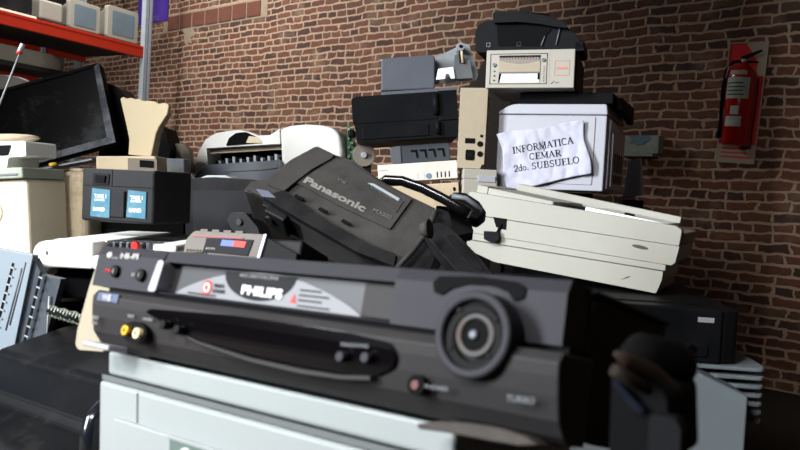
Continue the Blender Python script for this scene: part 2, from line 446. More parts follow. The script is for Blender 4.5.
arcband(rr + .0015, -18, 16, top * .36, top * .46, 'date_label', 'boxgrey', t)
arcband(rr + .0015, -40, 32, top * .83, top * .88, 'name_band', 'panelwhite', t)
mb = MB().tube([(cx, 0, top * .96), (cx, 0, top * 1.03)], .022, 14); mb.build('valve', 'steel', t)
MB().prism([(cx - .01, top * 1.02), (cx + .10, top * 1.12), (cx + .095, top * 1.14), (cx - .03, top * 1.06)], -.012, .012).build('lever', 'chassis', t, .002)
MB().prism([(cx - .02, top * .99), (cx + .08, top * .985), (cx + .085, top * 1.005), (cx - .02, top * 1.02)], -.012, .012).build('carry_handle', 'chassis', t, .002)
path = [(cx - .02, -.0, top * 1.0), (cx - .07, -.01, top * 1.0), (cx - .105, -.015, top * .9), (cx - .112, -.015, top * .7), (cx - .108, -.015, top * .4), (cx - .100, -.015, top * .25)]
MB().tube(path, .011, 10).build('hose', 'deep', t)
MB().tube([(cx - .102, -.015, top * .27), (cx - .098, -.015, top * .08)], [.014, .02], 12).build('nozzle', 'deep', t)
MB().tube([(cx - .025, -.005, top * .99), (cx - .088, -.03, top * .93), (cx - .096, -.035, top * .8)], .004, 8).build('safety_wire', 'silver', t)
MB().box(cx - .03, cx + .03, .05, .088, top * .55, top * .85).build('wall_bracket', 'chassis', t)

# box and hook on the wall
fb = Fr(FRW.w(*[FRW.uv(626, 157)[0], -.09, FRW.uv(626, 157)[1]]), FRW.w(FRW.uv(663, 158)[0], -.09, FRW.uv(663, 158)[1]))
fb = Fr(fb.O, fb.O + we * fb.W)
t = T('wall_box', 'small grey box with flaking blue paint on the brick wall right of the laser printer', 'box', fb)
W, H = fb.W, fb.uv(644, 136)[1] - fb.uv(644, 157)[1]
MB().box(0, W, 0, .085, .02, H).build('housing', 'boxgrey', t, .004)
MB().box(-.01, W * .88, -.01, .085, 0, .018).build('lower_flange', 'boxgrey', t, .002)
pts = [(.2, .98), (.28, .8), (.24, .62), (.36, .68), (.42, .52), (.5, .6), (.6, .55), (.66, .72), (.78, .8), (.74, .99)]
MB().prism([(a * W, b * H) for a, b in pts], -.003, .0).build('paint_patch', 'bluepaint', t)
fh = Fr(FRW.w(*[FRW.uv(643, 176)[0], -.03, FRW.uv(643, 176)[1]]), FRW.w(FRW.uv(643, 176)[0] + .1, -.03, FRW.uv(643, 176)[1]))
t = T('wall_tap', 'small dark metal tap sticking out of the brick wall below the grey box', 'tap', fh)
MB().tube([(0, .03, -.08), (0, 0, -.06), (0, -.01, .0), (0, -.01, .04)], .006, 8).build('pipe', 'steel', t)
MB().box(-.045, .045, -.02, 0, .04, .052).build('tap_handle', 'steel', t, .003)

# ------------------------------------------------------------------ warehouse rack (left) and the monitors on it
fr_r = Fr((148, 59, 8.6), P(148, 59, 8.6) + (P(0, 23.5, 7.05) - P(148, 59, 8.6)) * -1)
# x axis points along the beam towards the brick wall; build with negative x towards us
t = T('storage_rack', 'tall warehouse rack with orange beams and galvanised posts against the brick wall', 'shelving rack', fr_r)
BT = .125; DEP = 1.0
MB().box(-2.0, 0, 0, .05, 0, BT).build('beam', 'orange', t, .004)
MB().box(-2.0, 0, -.004, .0, BT * .78, BT * .82).build('beam_lip', 'orange', t)
MB().box(-2.0, 0, DEP, DEP + .05, 0, BT).build('beam', 'orange', t, .004)
MB().box(-2.0, 0, .05, DEP, BT * .45, BT * .75).build('shelf_board', 'rackmesh', t)
def post(x, y, z0, z1):
    mb = MB()
    mb.box(x, x + .035, y, y + .006, z0, z1); mb.box(x + .055, x + .09, y, y + .006, z0, z1); mb.box(x + .035, x + .055, y + .012, y + .018, z0, z1)
    mb.box(x, x + .006, y, y + .07, z0, z1); mb.box(x + .084, x + .09, y, y + .07, z0, z1)
    return mb.build('post', 'steel', t)
zf = -(fr_r.O.z) / fr_r.ez.z
post(-.07, -.02, -1.9, 1.4); post(-.07, DEP + .05, -1.9, 1.4); post(-2.0, -.02, -1.9, 1.4); post(-2.0, DEP + .05, -1.9, 1.4)
mb = MB()
for x in (-.05, -1.95):
    for k in range(4): mb.tube([(x, .05, -1.5 + .75 * k), (x, DEP + .05, -1.1 + .75 * k)], .012, 6)
mb.build('cross_brace', 'steel', t)
MB().box(-2.0, 0, 0, .05, -1.8, -1.8 + BT).build('beam', 'orange', t, .004)
zl_ = fr_r.uv(20, 80, DEP)[1]
MB().box(-2.0, -.55, DEP, DEP + .05, zl_, zl_ + BT * .9).build('beam', 'orange', t, .004)
MB().box(-2.0, -.55, DEP * .55, DEP, zl_ + BT * .5, zl_ + BT * .9).build('shelf_board', 'rackmesh', t)
SH2 = zl_ + BT * .9
MB().box(-.60, -.55, DEP - .02, DEP + .03, zl_ - .3, BT * .5).build('upright', 'steel', t)
MB().box(-2.0, 0, DEP, DEP + .05, -1.8, -1.8 + BT).build('beam', 'orange', t, .004)
MB().box(-2.0, 0, .05, DEP, -1.8 + BT * .45, -1.8 + BT * .75).build('shelf_board', 'rackmesh', t)
RK = t
G_ = 'old monitors on the orange rack'
def monitor(px0, px1, pyt, label, yaw, back=False):
    """monitor standing on the upper shelf; front width from pixel span"""
    z = BT
    a = fr_r.uv(px0, pyt, .12); b = fr_r.uv(px1, pyt, .12)
    x0 = a[0]; w = abs(b[0] - a[0]); h = max(.22, (a[1] + b[1]) / 2 - z)
    o = fr_r.w(x0, .12, z + .001)
    fm = Fr(o, fr_r.w(x0 + 1, .12, z + .001))
    t = T('crt_monitor', label, 'monitor', fm, G_)
    if not back:
        MB().prism(rnd([(0, .03), (w, .03), (w, h), (0, h)], .03), 0, .06).build('front_bezel', 'crt', t, .006)
        MB().prism(rnd([(w * .14, h * .2), (w * .86, h * .2), (w * .86, h * .88), (w * .14, h * .88)], .02), -.004, .004).build('picture_tube', 'crtglass', t, .003)
        A = [(0.02, .06, .04), (w - .02, .06, .04), (w - .02, .06, h - .02), (.02, .06, h - .02)]
        B = [(w * .2, .34, .08), (w * .8, .34, .08), (w * .8, .34, h * .75), (w * .2, .34, h * .75)]
    else:
        A = [(0, .30, .02), (w, .30, .02), (w, .30, h), (0, .30, h)]
        B = [(w * .14, .0, .04), (w * .86, .0, .04), (w * .86, .0, h * .8), (w * .14, .0, h * .8)]
    MB().loft([A, B]).build('rear_shell', 'crt', t, .02, 3)
    MB().box(w * .2, w * .8, .04, .26, 0, .035).build('stand', 'crt', t, .004)
    return t
monitor(70, 101, 3, 'beige monitor with a grey screen, second from the right on the orange rack', 0)
monitor(108, 139, 9, 'beige monitor nearest the galvanised corner post on the orange rack', 0)
monitor(36, 68, -4, 'rounded back of a beige monitor on the orange rack, left of the two facing screens', 0, True)
fq = Fr(fr_r.w(-1.84, .06, BT + .001), fr_r.w(-.84, .06, BT + .001))
t = T('flat_casing', 'dark open casing with a pale cream edge on the rack at the top left corner', 'casing', fq)
wq = fr_r.uv(37, 10, .06)[0] + 1.84; print('wq', wq)
MB().box(0, wq, 0, .5, 0, .03).build('rim', 'cream', t, .004)
MB().box(.01, wq - .03, .02, .5, .03, .2).build('inner_casing', 'blackdust', t, .02)

fq = Fr(fr_r.w(-1.9, DEP * .6, SH2 + .001), fr_r.w(-.9, DEP * .6, SH2 + .001))
t = T('grey_casing', 'long grey casing on the inner shelf below the top beam of the orange rack', 'casing', fq)
MB().prism(rnd([(0, 0), (1.25, 0), (1.25, .10), (1.15, .16), (0, .16)], .02), 0, .3).build('cover', 'crt', t, .01)

# purple banner by the post
fb = Fr(FRW.w(FRW.uv(139, 24)[0], -.02, FRW.uv(150, 24)[1]), FRW.w(FRW.uv(139, 24)[0] + 1, -.02, FRW.uv(150, 24)[1]))
t = T('cloth_banner', 'purple cloth banner hanging on the brick wall behind the rack post', 'banner', fb)
w2 = FRW.uv(169, 20)[0] - FRW.uv(139, 24)[0]
mb = MB(); pts = []
for i in range(13): pts.append((w2 * i / 12, .008 * math.sin(i * 1.3)))
mb.prism(pts + [(a, b + .004) for a, b in pts[::-1]], 0, 1.2, 'z').build('cloth', 'purple', t)
mat('faint_lilac_print', (104, 96, 140), .7); M_['faint'] = MATS['faint_lilac_print']
text('ne', .09, 'faint', t, w2 * .35, .13, -.012)
text('ora', .12, 'faint', t, w2 * .5, .02, -.012)

# ================================================================== THE PILE: foreground
def crate(x0, x1, y0, y1, z0, z1, label):
    f = Fr(Vector((x0, y0, z0)), Vector((x1, y0, z0)))
    t = T('storage_crate', label, 'crate', f)
    w, d, h = x1 - x0, y1 - y0, z1 - z0
    MB().box(0, w, 0, d, 0, h).build('crate_body', 'deep', t, .003)
    for k in (0.2, .5, .8): MB().box(.02, w - .02, -.004, 0, h * k - .01, h * k + .01).build('crate_slat', 'chassis', t)
    return t

TZ = .60
FG0 = Vector((0, 0, TZ))
def loc(fr, px, py, d):
    v = fr.M.transposed() @ (P(px, py, d) - fr.O); return (v.x, v.y, v.z)
# ---------- video recorder
fv = Fr((93, 345, .66), (556, 446, .394), tilt=14)
t = T('video_recorder', 'dark grey front loading video recorder with a round jog dial in the foreground', 'video recorder', fv)
VW = fv.W; VH = fv.uv(110, 247)[1]
gz = fv.uv(320, 320)[1]              # height of the groove
MB().box(.002, VW - .002, .03, .15, .002, VH - .003).build('chassis', 'chassis', t, .002)
MB().box(0, VW, .026, .15, VH - .003, VH).build('top_cover', 'chassis', t, .001)
VH = fv.uv(330, 262)[1]
gz = fv.uv(304, 311)[1] - .001
dx0, dx1 = fv.uv(158, 290)[0], fv.uv(389, 325)[0]
dz0, dz1 = fv.uv(270, 306)[1], fv.uv(270, 271)[1]
print('VCR', VH, gz, dx0, dx1, dz0, dz1)
# upper fascia: four pieces round the door opening, one mesh
cz_x, cz_z, cr_ = .3835, .0495, .0285      # jog dial centre, radius
mb = MB()
xa_, xb_ = fv.uv(97, 265)[0], fv.uv(567, 305)[0]
mb.prism([(-.0, gz), (-.001, .078), (.003, VH), (.03, VH), (.03, gz)], xa_, dx0, 'x')
mb.prism([(-.0, gz), (-.001, .078), (.003, VH), (.03, VH), (.03, gz)], dx1, xb_, 'x')
mb.prism([(0, dz1), (.003, VH), (.03, VH), (.03, dz1)], dx0, dx1, 'x')
mb.prism([(0, gz), (-.001, dz0), (.03, dz0), (.03, gz)], dx0, dx1, 'x')
up = mb.build('upper_fascia', 'vcr_up', t)
# lower fascia bulging forward and sweeping under
prof = [(.03, .0), (.012, .0), (.004, .004), (-.004, .012), (-.0085, .024), (-.011, .034), (-.012, .041), (-.008, .0465), (.03, .0465)]
xc_, xd_ = fv.uv(88, 315, -.012)[0], fv.uv(556, 390, -.012)[0]
lo = MB().prism(prof, xc_, xd_, 'x').build('lower_fascia', 'vcr', t, .001, smooth=False)
MB().box(.001, VW - .001, .003, .03, .0465, gz).build('groove', 'deep', t)
# cassette door with its sticker
dr = MB().box(dx0, dx1, .009, .02, dz0, dz1).build('cassette_door', mat('smoked_door', (46, 46, 50), .45, spec=.25), t, .001)
MB().box(dx1 - .030, dx1 - .001, .0065, .009, dz0 + .001, dz1 - .001).build('door_end', 'vcr', t, .0008)
MB().prism(rnd([(dx0 - .009, dz0 - .001), (dx0 + .002, dz0 - .001), (dx0 + .005, dz1), (dx0 - .003, dz1 + .001)], .003), -.004, .012).build('reflection_pillar', 'silver', t, .001, label='silver upright standing in for a light reflection beside the cassette door')  # reflected highlight built as a silver piece
sx0, sx1 = fv.uv(176, 290, .008)[0], fv.uv(360, 322, .008)[0]
sz = dz0 + .0012; shh = dz1 - sz - .0008
n = 36
arc = [(sx1 - (sx1 - sx0) * i / n, sz + shh * math.sin(math.pi * i / n) ** .8) for i in range(n + 1)]
stk = MB().prism(arc, .0080, .0089).build('sticker', mat('silver_sticker', (112, 112, 116), .5, metal=.05, vary=.03), dr, label='silver oval sticker with red and black print')
mx = (sx0 + sx1) / 2 - .004; mw = .038
top_ = sz + shh - .0004
arc2 = [(mx + mw * math.cos(R(180 + 180 * i / 24)), top_ - .001 + shh * .86 * math.sin(R(180 + 180 * i / 24))) for i in range(25)]
blk = MB().prism(arc2, .0074, .0080).build('black_badge', 'ink', dr)
A_ = dict(depth=.0002)
ptext(fv, 'PHILIPS', (240.5, 293.5), (280, 298.5), 'whitetext', dr, .0064, .0071, bold=.0003)
text('VIDEO CASSETTE RECORDER', .0032, 'greytext', dr, mx, top_ - .0038, .0071, 0, align='CENTER')
cxr, czr = fv.uv(207, 287.5, .0075)
MB().prism(ell(cxr, czr, .0058, .0058), .0074, .0080).build('red_disc', 'redp', dr)
MB().ring(ell(cxr, czr, .0036, .0036, 20), ell(cxr, czr, .0024, .0024, 20), .0070, .0074).build('disc_ring', 'whitetext', dr)
text('VIDEO', .0042, 'ink', dr, cxr + .0075, czr + .0008, .0075); text('SYSTEM', .0042, 'ink', dr, cxr + .0075, czr - .0034, .0075)
x_, z_ = fv.uv(293, 300, .0075)
MB().prism([(x_ - .003, z_ - .002), (x_ + .003, z_ - .002), (x_, z_ + .004)], .0074, .008).build('red_mark', 'redp', dr)
mb = MB()
for i, (ww, q) in enumerate(((.020, .010), (.028, .0065), (.022, .003), (.03, -.001))): mb.box(x_ + .005, x_ + .005 + ww, .0074, .008, z_ - .003 + q, z_ - .003 + q + .0010)
MB().box(sx0 + .016, sx0 + .05, .0074, .008, sz + .001, sz + .0022).build('print_line', 'ink', dr)
mb.build('small_print', 'ink', dr)
# left lettering and buttons
ptext(fv, 'HI-FI', (120, 258), (137, 259), 'greytext', up, .0042, -.0015, bold=.0003)
x_, z_ = fv.uv(110, 255, -.001)
MB().prism(ell(x_, z_, .0042, .0026), -.0016, -.0008).build('oval_mark', 'greytext', up)
text('stereo', .0032, 'greytext', up, x_ + .005, z_ - .003, -.0014)
for k, (a, b, lab, m) in enumerate(((116.5, 271.5, 'POWER', 'redp'), (142, 275.5, 'EJECT', 'greytext'))):
    x_, z_ = fv.uv(a, b, -.001)
    bt = MB().tube([(x_, -.004, z_), (x_, .004, z_)], .0052, 24).build('button', 'vcr_up' if 0 else 'chassis', t, .0006)
    MB().box(x_ - .0004, x_ + .0004, -.0046, -.004, z_ - .002, z_ + .002).build('button_mark', 'greytext', bt)
    text(lab, .0036, m, up, x_ - .0072, z_ - .0012, -.0014, align='RIGHT', xs=.8)
# lower left: badge, sockets
q = lambda a, b: fv.uv(a, b, -.0118)
x_, z_ = q(108, 297.5)
MB().box(x_ - .014, x_ + .016, -.0128, -.0116, z_ - .0034, z_ + .0034).build('foil_badge', mat('blue_foil', (92, 100, 124), .3, metal=.4, vary=.3, scale=120), lo)
text('VHS', .007, 'silver', lo, x_ - .006, z_ - .0026, -.0131, bold=.0004)
x_, z_ = q(93, 319); text('VIDEO', .0042, 'greytext', lo, x_ - .001, z_, -.0125, xs=.8); text('REPLAY', .003, 'greytext', lo, x_ - .001, z_ - .004, -.0120, xs=.9)
xa, za = fv.uv(130, 331, -.011); xb, zb = fv.uv(141.5, 334, -.011)
MB().prism(ell((xa + xb) / 2, (za + zb) / 2, .016, .0085), -.0125, .0).build('socket_recess', 'deep', lo)
for xx, zz, m, nm in ((xa, za, 'gold', 'gold video socket'), (xb, zb, 'ivory', 'ivory audio socket')):
    s_ = MB().tube([(xx, -.0165, zz), (xx, -.002, zz)], .0042, 20).build('jack_socket', m, lo, .0005, label=nm)
    MB().tube([(xx, -.0168, zz), (xx, -.0160, zz)], .0014, 12).build('jack_hole', 'deep', s_)
text('VIDEO', .0032, 'greytext', lo, xa - .006, za + .0105, -.0123); text('L/AUDIO', .0032, 'greytext', lo, xb - .001, zb + .0108, -.0123)
# leaf shaped display lens
leaf = [(146, 312), (152, 309), (175, 311), (240, 316), (300, 324), (350, 333), (391, 343), (396, 356), (392, 367), (372, 375), (340, 374), (300, 368), (250, 357), (200, 341), (170, 327)]
lp = rnd(fv.poly(leaf, -.0125), .003)
lens = MB()
def fy_front(z):
    pr = [(.0, .010), (.004, .004), (.012, -.004), (.024, -.0085), (.034, -.011), (.041, -.012), (.0465, -.0115)]
    for (z0, y0), (z1, y1) in zip(pr, pr[1:]):
        if z <= z1: return y0 + (y1 - y0) * (z - z0) / (z1 - z0)
    return -.0115
A1 = [lens.bm.verts.new((a, -.0150, b)) for a, b in lp]
lens.bm.faces.new(A1)
for k in range(1, 16):
    zc = .046 * k / 16
    g_ = lens.bm.verts[:] + lens.bm.edges[:] + lens.bm.faces[:]
    bmesh.ops.bisect_plane(lens.bm, geom=g_, plane_co=(0, 0, zc), plane_no=(0, 0, 1))
r_ = bmesh.ops.extrude_face_region(lens.bm, geom=lens.bm.faces[:])
ev = [g for g in r_['geom'] if isinstance(g, bmesh.types.BMVert)]
for vv in lens.bm.verts: vv.co.y = fy_front(vv.co.z) - .0025
for vv in ev: vv.co.y += .006
lens.build('display_lens', 'gloss', lo, .0008, 2)
lf2 = [(150, 317), (200, 345), (250, 362), (300, 374), (342, 380), (372, 381), (372, 376), (340, 375), (300, 368.5), (250, 357.5), (200, 341.5)]
MB().prism(fv.poly(lf2, -.0100), -.0118, -.003).build('lens_ridge', 'vcr', lo, .0008)
for a, b in ((166, 325), (180, 330)):
    x_, z_ = fv.uv(a, b, -.015)
    MB().tube([(x_, -.019, z_), (x_, -.012, z_)], .0036, 16).build('small_knob', 'chassis', lo, .0008)
for a, b in ((342, 357), (367, 358)):
    x_, z_ = fv.uv(a, b, -.015)
    MB().tube([(x_, -.018, z_), (x_, -.012, z_)], .0032, 16).build('small_button', 'vcr_up', lo, .0006)
ptext(fv, 'TRACKING', (340, 346), (368, 348), 'greydark', lo, .0022, -.0155)
x_, z_ = fv.uv(416, 385, -.012)
b_ = MB().tube([(x_, -.0125, z_), (x_, -.006, z_)], .0058, 20).build('headphone_socket', 'deep', lo)
MB().tube([(x_, -.0135, z_), (x_, -.012, z_)], .0026, 12).build('socket_core', mat('dim_red', (80, 18, 18), .5), b_)
ptext(fv, 'PHONES', (424, 388), (447, 391), 'greydark', lo, .0022, -.0118)
ptext(fv, 'TURBO', (506, 401), (534, 404.5), MATS['faint_print'] if 'faint_print' in MATS else 'greydark', lo, .0034, -.0122)
# jog dial
cx, cz = fv.uv(475, 335, -.012)
R1 = .0242
MB().ring(ell(cx, cz, R1, R1, 48), ell(cx, cz, R1 - .0055, R1 - .0055, 48), -.0165, .0).build('dial_bezel', 'vcr_up', t, .002, 3)
MB().ring(ell(cx, cz, R1 - .0055, R1 - .0055, 48), ell(cx, cz, .0145, .0145, 48), -.0126, .0).build('dial_well', 'chassis', t, .001)
MB().ring(ell(cx + .001, cz - .0015, .0185, .0185, 40), ell(cx + .001, cz - .0015, .0125, .0125, 40), -.0148, -.004).build('dial_ring', 'chassis', t, .0015)
MB().ring(ell(cx + .001, cz, .0125, .0125, 32), ell(cx + .001, cz, .0085, .0085, 32), -.0142, -.004).build('dial_collar', mat('worn_copper_grey', (46, 42, 41), .5, dirt=.8, dcol=(96, 70, 56), scale=40), t, .001)
MB().prism(ell(cx + .001, cz, .0085, .0085, 24), -.0128, -.004).build('dial_socket', 'deep', t)
MB().tube([(cx, -.0150, cz), (cx, -.006, cz)], .0026, 20).build('dial_spindle', 'slate', t, .001)
mb = MB()
for a in (35, 130, 215, 320):
    mb.box(cx + .016 * math.cos(R(a)) - .002, cx + .016 * math.cos(R(a)) + .002, -.0155, -.008, cz + .016 * math.sin(R(a)) - .0015, cz + .016 * math.sin(R(a)) + .0015)
mb.build('dial_tabs', 'chassis', t, .0005)
rec = [(433, 282), (440, 276), (480, 276.5), (518, 282), (526, 288), (524, 298), (514, 301), (508, 292), (490, 285), (468, 284), (452, 288), (441, 295), (434, 292)]
MB().prism(rnd(fv.poly(rec, -.002), .001), -.0022, .0).build('dial_recess', 'deep', t)
# silver smile along the lower edge
sm = [(418, 424), (440, 421), (470, 423), (500, 428), (528, 437), (540, 445), (520, 446), (490, 441), (450, 433), (420, 429)]
MB().prism(fv.poly(sm, -.008), -.010, .004).build('lower_trim', mat('worn_silver_edge', (62, 58, 56), .6, spec=.1, dirt=.3, scale=30), t, .001)
MB().box(.006, .045, -.014, .004, -.001, .0035).build('foot_strip', 'silver', t, .001, label='loose bright silver strip under the lower left corner')
for xx in (.03, VW - .03):
    MB().tube([(xx, .05, -.003), (xx, .05, .002)], .012, 16).build('foot', 'deep', t)
    MB().tube([(xx, .13, -.003), (xx, .13, .002)], .012, 16).build('foot', 'deep', t)

# ---------- big grey machine under the recorder
fg = Fr(fv.w(-.005, .010, -.0045), fv.w(VW, .010, -.0045))
t = T('office_printer', 'large pale grey office machine whose flat top carries the video recorder', 'printer', fg)
zb = (TZ - fg.O.z) + .004
GW = .365
sl = .26
MB().prism([(.006, -.020), (.006, 0), (.16, -.16 * sl), (.16, -.17 * sl - .02)], .004, GW, 'x').build('lid', 'greymach', t, .003, 3)
MB().prism([(.002, -.0245), (.002, -.020), (.16, -.17 * sl - .02), (.16, -.17 * sl - .0245)], .002, GW, 'x').build('lid_seam', mat('seam_grey', (96, 100, 100), .6), t)
bd = MB().prism([(0, zb), (0, -.0245), (.16, -.17 * sl - .0245), (.16, zb)], 0, GW, 'x').build('body', 'greymach', t, .004, 3)
# raised frame lines on the front
def gz_(a, b): return fg.uv(a, b, 0)
mb = MB()
a = gz_(137, 400); b = gz_(175, 430)
mb.box(a[0], a[0] + .0015, -.0012, .002, a[1] - .02, a[1] + .006)
mb.build('front_rib', 'greymach', bd, .0004)
p0 = gz_(117, 417); 
MB().box(p0[0], GW - .02, -.0035, .002, zb + .02, p0[1]).build('front_panel', 'greymach', t, .0015)
p1 = gz_(174, 436)
MB().box(p1[0], p1[0] + .11, -.0045, -.0030, p1[1] - .05, p1[1]).build('paper_window', mat('smoky_green_window', (96, 110, 104), .2), t, .0008)
MB().box(p1[0] - .003, p1[0] + .113, -.0052, -.0033, p1[1] - .001, p1[1] + .0022).build('window_frame', 'greymach', t, .0005)
MB().prism(ell(p1[0] + .022, p1[1] - .014, .009, .010), -.0056, -.0044).build('window_mark', 'whitetext', t)

# ---------- cream casing peeping out at the left of the recorder
fc = Fr(fv.w(-.030, .035, -.0035), fv.w(.1, .035, -.0035))
t = T('plastic_casing', 'cream plastic casing sticking out behind the left end of the video recorder', 'casing', fc)
o_ = [(103, 254), (97, 262), (88, 290), (77, 330), (75, 345), (78, 350), (104, 352), (112, 254)]
pp = [(min(a, .0275), b) for a, b in fc.poly(o_)]
MB().prism(rnd(pp, .003), 0, .10).build('shell', mat('dull_cream', (156, 147, 128), .5, dirt=.2, dcol=(140, 128, 106)), t, .002)
pb = [(min(a, .0275), b) for a, b in fc.poly([(82, 350), (83, 361), (112, 366), (112, 350)])]
zmn = min(b for a, b in pb)
MB().prism([(a, max(b, 0)) for a, b in pb], .004, .09).build('foot_rim', mat('dull_cream', (156, 147, 128), .5, dirt=.2, dcol=(140, 128, 106)), t, .001)

# ---------- black dusty printer bottom left
fl = Fr((-40, 385, 1.0), (100, 436, .80))
t = T('black_printer', 'dusty black printer with a stepped lid in the bottom left corner', 'printer', fl)
zb = TZ - fl.O.z + .01
zb = -.262
a = fl.uv(103, 436)[0] - .006
xl = -.15
prof = [(.0, zb), (.0, -.07), (.008, -.055), (.055, -.035), (.06, -.022), (.11, .0), (.118, .012), (.22, .035), (.27, .04), (.27, zb)]
MB().prism(prof, xl, a, 'x').build('body', mat('speckled_black', (14, 14, 16), .5, dirt=.35, dcol=(62, 60, 58), scale=45, bump=.2, thin=.55, spec=.08), t, .006, 3)
hump = [(.17, .03), (.19, .055), (.23, .072), (.26, .06), (.27, .03)]
MB().prism(hump, a * .28, a * .9, 'x').build('lid_hump', mat('speckled_black', (14, 14, 16), .5, dirt=.35, dcol=(62, 60, 58), scale=45, bump=.2, thin=.55, spec=.08), t, .012, 3)
MB().prism([(.058, -.028), (.062, -.02), (.112, .002), (.108, -.006)], xl + .01, a + .001, 'x').build('lid_edge', 'black', t, .001)
MB().box(xl, a - .02, -.004, .0, -.12, -.105).build('slot', 'deep', t)
h0 = fl.uv(84, 420)
MB().tube([loc(fl, 90, 470, .80), loc(fl, 92, 436, .80), loc(fl, 95, 420, .80), loc(fl, 104, 408, .81), loc(fl, 112, 404, .83)], [.012, .012, .0115, .010, .007], 16).build('handle', mat('gloss_black_handle', (22, 24, 30), .2, coat=.5), t)

# ---------- slate paper tray panels on the left
fp = Fr((-30, 350, 1.31), (60, 350, 1.235), tilt=0)
t = T('paper_tray', 'slate grey paper tray with toothed slots standing at the left edge', 'tray', fp)
z0 = -.10
pan = [(-45, 240), (33, 255), (13, 352), (13, 352), (-45, 352)]
MB().prism(rnd(fp.poly(pan), .004), 0, .012).build('tray_plate', mat('tray_blue_grey', (122, 132, 142), .35, dirt=.3, dcol=(90, 94, 96), scale=8), t, .003)
pan2 = [(33.5, 258), (42, 275), (61, 279), (44, 345), (43, 352), (14, 352)]
MB().prism(rnd(fp.poly(pan2, .006), .002), .006, .018).build('inner_plate', mat('dark_slate', (52, 58, 66), .35, dirt=.4, dcol=(110, 112, 112), scale=12, spec=.2), t, .002)
def slot(A, B, n, nm):
    a = Vector((*fp.uv(*A, -.001),)); b = Vector((*fp.uv(*B, -.001),)); d = (b - a); L_ = d.length; d.normalize(); nn = Vector((d.y, -d.x))
    w_ = .0020
    r = [a + nn * w_, a - nn * w_, b - nn * w_, b + nn * w_]
    MB().prism([(v.x, v.y) for v in r], -.0012, .0005).build('guide_slot', 'deep', t)
    mb = MB()
    for k in range(n):
        c = a + d * L_ * (k + .5) / n
        r = [c - nn * .007 - d * .0012, c + nn * .001 - d * .0012, c + nn * .001 + d * .0012, c - nn * .007 + d * .0012]
        mb.prism([(v.x, v.y) for v in r], -.0026, -.001)
    mb.build('slot_teeth', 'steel', t)
slot((13, 263), (-4, 330), 8, 0); slot((41, 272), (22, 350), 8, 0)
mb = MB()
for A, B in (((22, 268), (6, 330)), ((26, 262), (10, 325))):
    mb.tube([(*[fp.uv(*A)[0]], .0, fp.uv(*A)[1]), (fp.uv(*B)[0], .0, fp.uv(*B)[1])], .0016, 6)
mb.build('raised_ribs', 'slate', t)
a = fp.uv(52, 300, .004)
MB().tube([(a[0] - .004, .003, a[1] + .006), (a[0] - .016, .003, a[1] - .07)], .0016, 6).build('clip', 'steel', t)

# zigzag cable comb
fz = Fr((50, 322, 1.10), (80, 322, 1.06))
t = T('ribbed_cable', 'pale zigzag ribbed cable end beside the slate paper tray', 'cable', fz)
a = fz.uv(50, 311); b = fz.uv(82, 320)
pth = [(a[0] + (b[0] - a[0]) * i / 60, .004 * math.cos(i * 1.1), a[1] + (b[1] - a[1]) * i / 60 + .008 * math.sin(i * 1.1)) for i in range(61)]
MB().tube(pth, .0018, 6).build('coil', 'boxgrey', t)
MB().tube([(a[0], 0, a[1]), (b[0], 0, b[1])], .006, 8).build('core', 'deep', t)

# ---------- white printer carrying the black charger
fw = Fr((32, 268, 1.30), (175, 274, 1.28))
t = T('white_printer', 'white printer with a rounded corner and an exposed red latch, under the black battery charger', 'printer', fw)
q = lambda *a: fw.uv(*a)
xL = q(32, 250)[0]; xR = q(176, 260)[0]; zt = q(60, 241)[1]; x1 = q(93, 250)[0]; x2 = q(152, 250)[0]; z0 = q(60, 268)[1]
D = .34
side = lambda dz=0: rnd([(0, z0), (0, zt - .012), (.03, zt), (D, zt), (D, z0)], [.002, .01, .02, .02, .002], 3)
b1 = MB()
outl = rnd([(xL, z0 - .014), (xL, zt), (x1, zt), (x1, z0), (xL + .03, z0), (xL + .028, z0 - .014)], [.006, .032, 0, 0, 0, .006], 5)
b1.prism(outl, 0, .05); b1.build('front_corner', 'white', t, .004, 3)
o2 = rnd([(xL, z0), (xL, zt), (x1, zt), (x1, z0)], [0, .032, 0, 0], 5)
MB().prism(o2, .05, D).build('left_cover', 'white', t, .001, 3)
MB().box(x1, x2, 0, .03, z0, zt - .022).build('front_bridge', 'white', t, .003)
MB().box(x2, xR, 0, D, z0, zt).build('right_cover', 'white', t, .005)
MB().box(x1, x2, .03, D, z0, z0 + .01).build('floor_pan', 'deep', t)
MB().box(x1, x2, .16, D, z0 + .01, zt - .004).build('mechanism_block', 'deep', t, .002)
MB().box(xL + .02, xR - .01, .03, D - .01, z0 - .055, z0).build('black_base', 'black', t, .003)
mb = MB()
for z, y in ((zt - .006, .07), (zt - .014, .10), (zt - .008, .14)): mb.tube([(x1, y, z), (x2, y, z)], .003, 8)
mb.build('guide_rods', 'steel', t)
mb = MB()
for k in range(6): mb.box(x1 + .01 + k * .012, x1 + .014 + k * .012, .05, .12, zt - .02, zt - .003)
mb.build('carriage_ribs', 'greydark', t)
xr, zr = q(126, 236)
MB().prism(rnd([(xr - .006, zt - .014), (xr + .006, zt - .014), (xr + .0055, zt - .002), (xr, zt + .002), (xr - .0055, zt - .002)], .002), .032, .045).build('red_latch', 'redp', t, .002, label='small red plastic latch')
MB().prism(ell(q(47, 253)[0], q(47, 253)[1], .0018, .004, 10), -.0006, .001).build('keyhole', 'deep', t)

